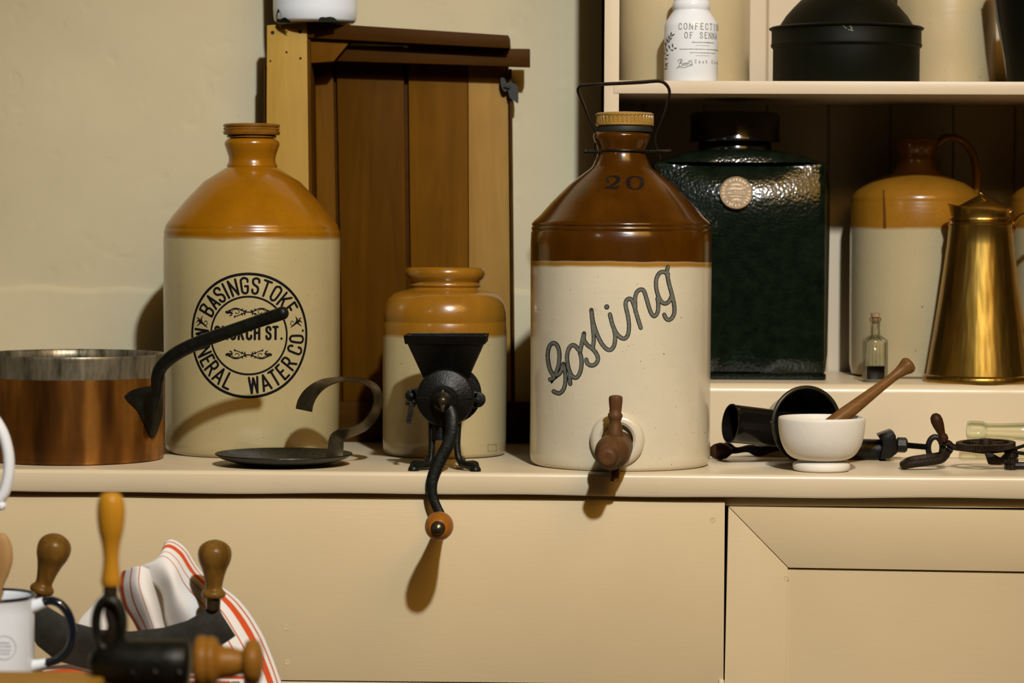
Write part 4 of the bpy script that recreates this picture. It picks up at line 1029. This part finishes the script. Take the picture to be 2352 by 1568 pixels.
# stroke widths run in photo pixels along the arc but metres upward: use a uniform unit instead
def wrapS2(a_, b_): return Sn.at(a_/61.5, ZS1+b_/Sn.sc, .00025)
def line_text(txt, th0, th1, v0, v1, wd, serif=.10, ws=1.15, tar=None):
    n_ = len(txt); b0, b1 = (Sn.z(v1)-ZS1)*Sn.sc, (Sn.z(v0)-ZS1)*Sn.sc
    for i, ch in enumerate(txt):
        if ch == ' ': continue
        s0_ = 61.5*(th0+(th1-th0)*(i+.5)/n_)
        glyph(tar or mb, ch, Place(lambda x, y, s0_=s0_: (s0_+x*(b1-b0)*ws, b0+y*(b1-b0)), wrapS2, 3), wd, serif)
line_text('CONFECTION', R(-31.5), R(86), 57.5, 71, 1.5)
line_text('OF SENNA', R(-18), R(69), 78, 91, 1.5)
hb = lambda v: (Sn.z(v)-ZS1)*Sn.sc
for v, a0, a1, wd in ((100.5, 0, 54, 2.6), (116, -27, 80, 2.2), (124, -4, 58, 2.2)):   # print too fine to read
    a_ = a0
    while a_ < a1:
        b_ = a_+random.choice((1.5, 2.2, 3)); ribbon(mb, [(61.5*R(a_), hb(v)), (61.5*R(b_), hb(v))], wd*random.uniform(.7, 1), wrapS2, 2, False); a_ = b_+1.1
for v, a0, a1 in ((107.5, 8, 42), (130.5, 8, 42)): ribbon(mb, [(61.5*R(a0), hb(v)), (61.5*R(a1), hb(v))], .6, wrapS2, 3, False)
tag(mb.build('printed_title', 'ink_olive', sj, recalc=False), 'two lines of olive capitals')
mb = MB()
fz5 = lambda p: (1480+p[0]/8.255, p[1]/8.255)
fmS = lambda u, v: Sn.hit(u, v, .00025)
for st_ in ([(650, 1170), (640, 1150), (665, 1128), (705, 1125), (722, 1145), (700, 1175), (665, 1200)], [(700, 1130), (680, 1190), (660, 1260), (640, 1265)], [(672, 1200), (710, 1195), (722, 1225), (700, 1262), (660, 1268), (615, 1295)],
            [(755, 1195), (735, 1220), (745, 1245), (768, 1225), (755, 1195), (790, 1200)], [(805, 1190), (785, 1215), (795, 1240), (818, 1218), (805, 1190), (835, 1195)], [(868, 1140), (845, 1200), (850, 1230)], [(835, 1165), (905, 1150)],
            [(905, 1175), (890, 1190), (910, 1210), (890, 1228), (870, 1220)], [(700, 1285), (780, 1278), (850, 1250), (915, 1235)]):
    ribbon(mb, crom([fz5(p) for p in st_], 4), 1.2, fmS, 2)
line_text('Cash Chem', R(4), R(78), 140, 147.5, 1.0, 0, 1.0, mb)
tag(mb.build('printed_signature', 'ink_olive', sj, recalc=False), 'faint olive script signature')
mb = MB()
br1 = crom([(378, 1395), (350, 1280), (345, 1150), (365, 1040), (400, 900), (440, 790), (500, 690)], 4)
ribbon(mb, [fz5(p) for p in br1], 1.2, fmS, 3)
for (x, y, a, L_) in ((500, 690, 80, 95), (510, 690, 35, 90), (470, 740, 95, 80), (480, 760, 45, 70), (440, 800, 100, 80), (450, 810, 50, 60), (410, 880, 100, 90), (545, 905, 100, 90), (560, 915, 0, 60), (490, 930, 110, 90), (500, 945, -10, 60), (440, 985, 105, 80), (400, 1040, 110, 90), (410, 1050, 10, 60),
                      (370, 1100, 100, 90), (385, 1110, -10, 60), (360, 1200, 100, 80), (390, 1225, 20, 70), (400, 1240, -30, 50), (365, 1300, 110, 70), (380, 1310, 10, 60), (375, 1390, 100, 60)):
    e = (x+L_*math.cos(R(a)), y-L_*math.sin(R(a))); m_ = ((x+e[0])/2, (y+e[1])/2)
    ribbon(mb, [(*fz5((x, y)), .8), (*fz5(m_), 3.4), (*fz5(e), .5)], 2, fmS, 2, False)
mb.build('printed_leaf_spray', 'ink_dark_olive', sj, recalc=False)

# ------------------------------------------------------------------ plain cream jars behind
def bigjar(u, Y, r_, label, mat):
    q_ = onshelf(u, Y, [(1, -150), (r_*.62, -150), (r_*.68, -144), (r_*.66, -128), (r_*.72, -116), (r_*.92, -98), (r_, -70), (r_, 60), (r_, 184), (r_*.97, 190), (1, 190)])
    o = thing('stoneware_crock', (q_.x, Y, ZS1), label, 'crock'); q_.mesh(80).build('body', mat, o, sharp=60)
    MB().lathe([(r_*.55/q_.sc, q_.zmax-.004), (r_*.64/q_.sc, q_.zmax+.001), (r_*.64/q_.sc, q_.zmax+.008), (r_*.2/q_.sc, q_.zmax+.013), (.0001, q_.zmax+.013)], (q_.x, Y, 0), 40).build('lid', mat, o)
stoneware('crock_cream', 9, (.4, .3, .2), (.4, .3, .2), (.58, .47, .265), rough=.34)
bigjar(1573, .487, 150, 'wide plain cream stoneware crock behind the white medicine jar', 'crock_cream')
bigjar(2176, .53, 112, 'narrow plain cream stoneware crock beside the black domed tin', 'crock_cream')
# ------------------------------------------------------------------ black domed tin
Dt = onshelf(1944, .392, [(1, -30), (40, -27), (75, -16), (104, 0), (121, 17), (138, 36), (153, 59), (172, 61.5), (176.5, 64), (175, 67), (170.5, 68), (170.5, 98), (172, 100), (172, 105), (169, 108), (167, 110), (167, 188), (165, 191), (1, 191)])
dt = thing('domed_tin', (Dt.x, Dt.Y, ZS1), 'round black tin with domed lid and rolled rim on the upper shelf', 'tin')
i_ = [k for k, (r_, z_) in enumerate(Dt.prof) if abs(r_*Dt.sc-167) < .5][0]
MB().lathe(Dt.prof[i_:], (Dt.x, Dt.Y, 0), 80).build('tin_body', 'tin_black', dt, sharp=45)
MB().lathe(Dt.prof[:i_]+[(Dt.prof[i_][0], Dt.prof[i_][1])], (Dt.x, Dt.Y, 0), 80).build('domed_lid', 'tin_black', dt, sharp=45)
mb = MB(); fm = lambda u, v: Dt.hit(u, v, .0003)
for a, b in (((1936, 58), (1945, 66)), ((1950, 57), (1958, 65)), ((1954, 64), (1958, 70)), ((1948, 68), (1960, 70))): ribbon(mb, [a, b], .9, fm, 3, False)
mb.build('scratch', 'pale_wire', dt, recalc=False)
# ------------------------------------------------------------------ black pail at the end of the shelf
Pl = onshelf(2428, .385, [(1, 170), (100, 170), (112, 60), (140, -60), (144, -62), (148, -60), (146, -57), (144, -50), (128, 60), (116, 130), (111, 188), (108, 191), (1, 191)])
pl = thing('tin_pail', (Pl.x, Pl.Y, ZS1), 'flared black tin pail with pale wire handle at the shelf end', 'pail')
Pl.mesh(64).build('body', 'tin_black', pl, sharp=45)
MB().tube([P(u, v, .385) for u, v in crom([(2278, -60), (2284, -10), (2292, 50), (2304, 110), (2312, 160), (2316, 184)], 5)], .0022, 8).build('wire_handle', 'pale_wire', pl)

# ================================================================== crate standing on end against the wall
CF, CBK = .432, .505
cr = thing('wooden_crate', (px(890, 1000, .46), .46, 0), 'old brown wooden crate standing on end against the plaster wall', 'crate')
def cboard(name, mat, uvs, y0, y1, bev=.001):
    pts = [P(u, v, y0) for u, v in uvs]
    for q_ in pts:
        if q_.z < .012: q_.z = .0005
    return MB().prism(pts, (0, y1-y0, 0)).build(name, mat, cr, bevel=bev)
BOT = 1060
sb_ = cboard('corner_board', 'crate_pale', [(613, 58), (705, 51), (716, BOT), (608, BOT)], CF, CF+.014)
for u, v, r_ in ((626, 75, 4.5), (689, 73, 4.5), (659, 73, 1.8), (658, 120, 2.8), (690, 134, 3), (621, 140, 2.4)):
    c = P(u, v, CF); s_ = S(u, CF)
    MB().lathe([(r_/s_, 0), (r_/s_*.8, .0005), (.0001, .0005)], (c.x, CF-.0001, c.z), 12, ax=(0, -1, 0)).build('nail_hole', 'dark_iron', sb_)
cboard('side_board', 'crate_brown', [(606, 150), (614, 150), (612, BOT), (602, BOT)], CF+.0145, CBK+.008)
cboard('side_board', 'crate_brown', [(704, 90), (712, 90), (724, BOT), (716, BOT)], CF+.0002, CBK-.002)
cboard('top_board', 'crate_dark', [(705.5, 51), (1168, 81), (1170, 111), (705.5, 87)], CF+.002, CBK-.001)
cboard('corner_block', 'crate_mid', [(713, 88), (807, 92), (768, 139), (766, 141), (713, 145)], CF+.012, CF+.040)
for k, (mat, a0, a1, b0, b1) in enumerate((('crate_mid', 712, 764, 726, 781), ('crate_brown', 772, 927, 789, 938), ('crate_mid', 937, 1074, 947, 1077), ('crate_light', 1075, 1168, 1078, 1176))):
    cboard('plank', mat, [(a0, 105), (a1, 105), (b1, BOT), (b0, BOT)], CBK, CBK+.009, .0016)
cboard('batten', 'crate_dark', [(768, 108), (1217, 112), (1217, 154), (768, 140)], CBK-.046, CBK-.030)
cboard('gap_shade_board', 'crate_dark', [(720, 120), (1165, 120), (1172, BOT), (735, BOT)], CBK+.0095, CBK+.0125)  # added dark sheet that puts shade into the gaps between planks
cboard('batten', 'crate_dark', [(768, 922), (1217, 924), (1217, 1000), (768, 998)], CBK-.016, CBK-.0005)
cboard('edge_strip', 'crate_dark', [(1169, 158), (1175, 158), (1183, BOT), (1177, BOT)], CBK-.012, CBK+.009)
lt = MB().prism([P(u, v, CBK-.016) for u, v in crom([(1150, 180), (1157, 178), (1163, 190), (1166, 206), (1158, 210), (1151, 196)], 3, True)], (0, .006, 0))
lt.prism([P(u, v, CBK-.018) for u, v in crom([(1166, 190), (1180, 191), (1189, 200), (1190, 236), (1180, 230), (1170, 222)], 3, True)], (0, .004, 0))
lt.tube([P(1158, 198, CBK-.016), P(1172, 202, CBK-.018)], .003, 8)
lt.build('leather_tab', 'rubber', cr)

# ------------------------------------------------------------------ white enamel pot on the crate
zt_ = pz(725, 54, .46)
Pt = Turned(724, .455, [(1, -60), (88, -60), (95, -100), (97, -101), (98, -98), (97, -60), (96, 20), (94, 45), (88, 51), (1, 51)], zt_+.0002)
pt = thing('enamel_pot', (Pt.x, Pt.Y, zt_), 'white enamel pot with chipped black base edge standing on the crate', 'pot')
Pt.mesh(72).build('pot_body', 'enamel_white', pt, sharp=50)
mb = MB(); fm = lambda u, v: Pt.hit(u, v, .0005)
for pl_ in ([(732, 50), (733, 42), (740, 39), (748, 40), (756, 38.5), (766, 40), (774, 47), (776, 51)], [(644, 52), (646, 44), (654, 40), (660, 43), (668, 50), (669, 53)], [(636, 52), (635, 38), (638, 22), (641, 22), (646, 36), (646, 52)]):
    mb = MB(); blob(mb, crom(pl_, 3), fm); mb.build('enamel_chip', 'tin_black', pt, recalc=False)

# ================================================================== table in front of the cabinet, at the left
TZ = -.215
tb = thing('side_table', (-.75, -.9, -.9), 'dark wooden table at the lower left carrying mug, towel and chopper', 'table')
tx0, tx1, ty0, ty1 = -1.2, px(560, 1568, -.35), -1.4, -.285
MB().box(tx0, tx1, ty0, ty1, TZ-.03, TZ).build('tabletop', 'table_wood', tb, bevel=.003)
for a in (tx0+.06, tx1-.06):
    for b in (ty0+.06, ty1-.06): MB().box(a-.025, a+.025, b-.025, b+.025, -.9, TZ-.0305).build('leg', 'table_wood', tb, bevel=.003)

# ------------------------------------------------------------------ enamel mug, spoon
ym = -.53
Mg = Turned(-27, ym, [(1, 1586), (98, 1586), (101, 1575), (103, 1380), (104, 1369), (106.5, 1366), (108, 1368.5), (106, 1371.5), (105.5, 1400), (104, 1580), (101, 1590), (1, 1590)], TZ)
mg = thing('enamel_mug', (Mg.x, ym, TZ), 'white enamel mug with black rim and dark blue handle holding a wooden spoon', 'mug')
Mg.mesh(72).build('mug_body', 'enamel_white', mg, sharp=50)
zr = Mg.z(1367); rr_ = 106.5/Mg.sc
MB().loop([(Mg.x+rr_*math.cos(a), ym+rr_*math.sin(a), zr) for a in [2*math.pi*k/72 for k in range(72)]], .0017, 8, up=(0, 0, 1)).build('rim', 'enamel_navy', mg)
hp = crom([(98, 1383), (118, 1379), (140, 1388), (157, 1410), (166, 1442), (165, 1472), (153, 1497), (132, 1514), (104, 1523)], 5)
MB().tube([P(u, v, ym) for u, v in hp], .0052, 14, flat=(1.1, .95), up=(0, 1, 0)).build('handle', 'enamel_navy', mg)
MB().tube([P(72, 1392, ym), P(88, 1388, ym), P(101, 1383, ym)], [.0085, .007, .0062], 14).build('handle_socket', 'enamel_white', mg)
MB().tube([P(68, 1529, ym), P(88, 1526, ym), P(107, 1522, ym)], [.0075, .006, .0056], 14).build('handle_socket', 'enamel_white', mg)
mb = MB(); fm = lambda u, v: Mg.hit(u, v, .0004)
ribbon(mb, [(9+27*math.cos(a), 1487+27*math.sin(a)) for a in [2*math.pi*k/40 for k in range(41)]], 2.5, fm, 5, False)
for dy_ in (-12, -4, 5, 13): ribbon(mb, [(9-18+abs(dy_)*.4, 1487+dy_), (9+18-abs(dy_)*.4, 1488+dy_)], 4, fm, 5, False)
mb.build('printed_crest', 'ink_blue_grey', mg, recalc=False)
sp = thing('wooden_spoon', (px(0, 1400, ym), ym, TZ+.01), 'pale wooden spoon standing upright in the white enamel mug', 'spoon')
prof = [(-2, 1225, 3), (-1, 1229, 15), (0, 1242, 23), (1, 1262, 28), (0, 1288, 29), (-3, 1315, 24), (-6, 1338, 17), (-8, 1362, 12), (-10, 1395, 10), (-14, 1450, 10), (-20, 1560, 10)]
pp = crom(prof, 4)
MB().tube([P(u, v, ym+.012) for u, v, _ in pp], [r_/S(0, ym) for _, _, r_ in pp], 18, flat=(.45, 1), up=(0, 1, 0)).build('spoon_body', 'spoon_wood', sp, sharp=70)

# ------------------------------------------------------------------ white jug whose handle enters at the left edge
yj2 = -.50
Wj = Turned(-290, yj2, [(1, 935), (85, 930), (90, 932), (86, 960), (80, 1020), (92, 1120), (105, 1250), (108, 1370), (102, 1500), (88, 1570), (90, 1590), (1, 1590)], TZ, 0)
Wj.prof = [(max(.0001, r_), z_) for r_, z_ in Wj.prof]
wj = thing('ceramic_jug', (Wj.x, yj2, TZ), 'white ceramic jug with looped handle at the left edge', 'jug')
Wj.mesh(64).build('jug_body', 'porcelain', wj, sharp=60)
hp = crom([(-210, 985), (-150, 955), (-80, 940), (-25, 952), (2, 985), (16, 1025), (21, 1065), (17, 1105), (4, 1140), (-30, 1160), (-110, 1175), (-205, 1190)], 5)
MB().tube([P(u, v, yj2) for u, v in hp], .0068, 16, flat=(1.2, .95), up=(0, 1, 0)).build('handle', 'porcelain', wj)
c = P(3, 1162, yj2-.004); MB().lathe([(.0001, -.006), (.0035, -.0045), (.005, 0), (.0035, .0045), (.0001, .006)], c, 16, ax=(1, 0, .4)).build('handle_scroll', 'porcelain', wj)

# ------------------------------------------------------------------ herb chopper (two-handled curved blade)
yh = -.365
hc = thing('herb_chopper', (px(300, 1540, yh), yh, TZ), 'two-handled crescent herb chopper with dark steel blade and brown wooden grips', 'chopper')
bl = [(62, 1440), (70, 1405), (82, 1392), (108, 1392), (124, 1402), (170, 1430), (230, 1446), (300, 1450), (375, 1441), (430, 1425), (466, 1404), (474, 1397), (503, 1397), (511, 1413), (541, 1460), (515, 1478), (470, 1503), (400, 1530), (300, 1545), (210, 1538), (130, 1518), (85, 1482)]
MB().prism([P(u, v, yh) for u, v in bl], (0, .0022, 0)).build('blade', 'blade_steel', hc, bevel=.0004)
def grip(u0, v0, u1, v1, prof):
    a, b = P(u0, v0, yh), P(u1, v1, yh-.002); ax = b-a; L = ax.length; s_ = S(u0, yh)
    a2 = a+Vector((0, .001, 0))
    g_ = MB().lathe([(r_/s_, L*t_) for t_, r_ in crom([(t_, r_) for t_, r_ in prof], 4)], a2, 32, ax=ax).build('grip', 'chopper_wood', hc, sharp=70)
    MB().lathe([(13/s_, -.014), (16.5/s_, -.012), (17/s_, .002), (10/s_, .002)], a2, 24, ax=ax).build('ferrule', 'dull_steel', g_)
gpf = [(0, 12), (.02, 24), (.06, 28), (.11, 27), (.15, 22), (.2, 19.5), (.35, 23), (.5, 29), (.62, 36), (.74, 39), (.84, 37), (.92, 29), (.975, 16), (1.0, 2)]
grip(490, 1374, 494, 1239, gpf); grip(93, 1364, 134, 1226, gpf)

# ------------------------------------------------------------------ foreground hand tool: black barrel, wooden knob, upright handle
yd = -.96; sd = S(300, yd)
ht = thing('hand_mincer', (px(340, 1560, yd), yd, TZ), 'blurred black iron hand mincer with upright wooden handle and turned wooden end knob', 'mincer')
q = lambda u, v, d=0: P(u, v, yd+d)
MB().lathe([(r_/sd, q(255, v_).z) for r_, v_ in crom([(22, 1343), (23, 1330), (20, 1312), (18, 1290), (18.5, 1270), (22, 1245), (28.5, 1218), (32, 1190), (32, 1165), (28, 1145), (19, 1133), (1, 1129)], 4)], (q(255, 1240).x, yd, 0), 36).build('upright_handle', 'orange_wood', ht, sharp=70)
MB().lathe([(12/sd, q(255, 1385).z), (16/sd, q(255, 1376).z), (17.5/sd, q(255, 1358).z), (17/sd, q(255, 1341).z), (10/sd, q(255, 1341).z)], (q(254, 1360).x, yd, 0), 28).build('ferrule', 'dull_steel', ht)
lp = [q(251+31*math.cos(a), 1432+58*math.sin(a)) for a in [2*math.pi*k/36 for k in range(36)]]
MB().loop(lp, .0050, 10, flat=(1.5, 1), up=(0, 1, 0)).build('frame_loop', 'iron', ht)
wb = [(240, 1380), (262, 1380), (282, 1410), (285, 1450), (275, 1492), (228, 1492), (226, 1470), (246, 1440), (238, 1410)]
MB().prism([q(u, v, .001) for u, v in wb], (0, .006, 0)).build('web_plate', 'rusty_iron', ht, bevel=.0018)
MB().lathe([(18/sd, -.0), (34/sd, .004), (42/sd, .016), (50/sd, .022), (54/sd, .030), (55/sd, .075), (55/sd, .094), (50/sd, .096)], q(208, 1521), 48, ax=(1, 0, -.003)).build('barrel', 'iron', ht, sharp=50)
for u in (330, 385):
    pts = [q(u+27*math.cos(a), 1548-30*math.sin(a), -.021+.004*math.sin(a)) for a in [math.pi*k/12 for k in range(13)]]
    MB().tube(pts, .0035, 8).build('cast_rib', 'dark_iron', ht)
tk = MB().lathe([(50/sd, 0), (60/sd, .002), (62.5/sd, .006), (62/sd, .010), (58/sd, .0125), (61/sd, .0145), (60/sd, .018), (54/sd, .0215), (42/sd, .0225), (37/sd, .028), (36/sd, .036), (30/sd, .043), (28/sd, .046), (36/sd, .0475), (49/sd, .0495), (53/sd, .054), (53/sd, .059), (47/sd, .063), (30/sd, .0655), (.0001, .066)], q(447, 1521), 56, ax=(1, .05, .004)).build('turned_knob', 'turned_wood', ht, sharp=60)
zb_ = TZ
f0 = q(300, 1521)
MB().prism([(f0.x-.035, yd-.02, zb_+.0002), (f0.x+.05, yd-.02, zb_+.0002), (f0.x+.035, yd-.012, f0.z-.012), (f0.x-.02, yd-.012, f0.z-.012)], (0, .036, 0)).build('foot', 'iron', ht, bevel=.002)
cpz = q(240, 1521)
MB().tube([q(250, 1485), q(248, 1505), q(246, 1525)], .0125, 14).build('hub', 'iron', ht)

# ------------------------------------------------------------------ wooden block in front of the mug
xb1 = px(236, 1550, -.98); zb1 = pz(120, 1541, -.94)
tag(MB().box(xb1-.30, xb1, -1.06, -.94, TZ+.0002, zb1).build('wooden_block', 'block_wood', None, bevel=.003), 'orange-brown wooden block at the bottom left in front of the mug', 'block')

# ------------------------------------------------------------------ striped tea towel bunched behind the chopper
tw = thing('tea_towel', (px(430, 1540, -.33), -.33, TZ), 'white tea towel with orange-red stripes bunched behind the herb chopper', 'towel')
def sheet(name, cols, dist, n=8):
    """cols: list of lines of (u, v, Y) across the cloth, dist: distance of each point from the striped edge"""
    cc = [crom([(*p, d_) for p, d_ in zip(c_, dist)], n) for c_ in cols]
    rows = [crom([c_[j] for c_ in cc], n) for j in range(len(cc[0]))]
    mb = MB(); mb.uv = []; nr_, nc = len(rows), len(rows[0])
    for j in range(nr_):
        for i in range(nc):
            u, v, Y, d_ = rows[j][i]; q_ = P(u, v, (Y+.945)*1.3-.335); q_.z = max(q_.z, TZ+.0012 if q_.x < tx1+.004 else TZ-.06)
            mb.v.append(tuple(q_)); mb.uv.append((d_, i/nc))
    mb.f = [(j*nc+i, j*nc+i+1, (j+1)*nc+i+1, (j+1)*nc+i) for j in range(nr_-1) for i in range(nc-1)]
    o = mb.build(name, 'striped_towel', tw, sharp=180)
    m_ = o.modifiers.new('cloth', 'SOLIDIFY'); m_.thickness = .0014; m_.offset = 0
    return o
D1 = [0, .010, .022, .045, .075]
sheet('towel_fold', [
 [(366, 1284, -.930), (360, 1288, -.935), (352, 1291, -.938), (330, 1297, -.936), (302, 1306, -.930)],
 [(386, 1240, -.918), (382, 1254, -.928), (378, 1268, -.936), (366, 1296, -.944), (340, 1330, -.936)],
 [(424, 1256, -.915), (414, 1270, -.926), (404, 1284, -.936), (392, 1326, -.950), (372, 1364, -.934)],
 [(466, 1316, -.912), (450, 1322, -.924), (436, 1332, -.934), (412, 1380, -.950), (382, 1428, -.930)],
 [(545, 1374, -.908), (525, 1384, -.922), (503, 1398, -.932), (455, 1440, -.945), (410, 1490, -.928)],
 [(594, 1440, -.908), (572, 1450, -.922), (548, 1468, -.934), (495, 1506, -.942), (440, 1545, -.928)],
 [(624, 1505, -.912), (602, 1513, -.925), (575, 1525, -.936), (520, 1552, -.940), (455, 1585, -.930)],
 [(652, 1585, -.920), (630, 1588, -.930), (602, 1592, -.938), (545, 1602, -.938), (470, 1612, -.932)]], D1)
D2 = [.006, .018, .030, .05, .07]
sheet('towel_fold', [
 [(281, 1312, -.925), (296, 1306, -.936), (322, 1300, -.944), (348, 1312, -.935), (372, 1336, -.905)],
 [(273, 1345, -.925), (292, 1346, -.938), (320, 1340, -.950), (350, 1356, -.940), (374, 1380, -.900)],
 [(284, 1390, -.925), (302, 1392, -.936), (332, 1380, -.952), (360, 1395, -.940), (380, 1420, -.900)],
 [(308, 1430, -.925), (324, 1434, -.936), (348, 1426, -.948), (370, 1436, -.938), (388, 1450, -.905)],
 [(330, 1475, -.925), (345, 1478, -.935), (365, 1475, -.942), (385, 1480, -.935), (400, 1490, -.910)]], D2)
sheet('towel_fold', [
 [(268, 1338, -.915), (262, 1342, -.925), (254, 1346, -.930)],
 [(262, 1390, -.915), (235, 1382, -.926), (214, 1388, -.930)],
 [(270, 1440, -.915), (222, 1432, -.928), (178, 1434, -.930)],
 [(280, 1500, -.915), (230, 1500, -.926), (170, 1500, -.930)]], [.034, .045, .06])
sheet('towel_fold', [
 [(90, 1560, -.99), (95, 1545, -.965), (100, 1538, -.945), (105, 1532, -.93)],
 [(150, 1556, -.99), (155, 1538, -.965), (160, 1530, -.945), (165, 1526, -.93)],
 [(200, 1562, -.99), (200, 1545, -.965), (205, 1538, -.945), (210, 1530, -.93)],
 [(300, 1575, -.99), (300, 1568, -.965), (300, 1560, -.945), (300, 1550, -.93)],
 [(560, 1600, -.99), (560, 1580, -.965), (560, 1568, -.945), (560, 1560, -.93)]], [.004, .012, .022, .034])
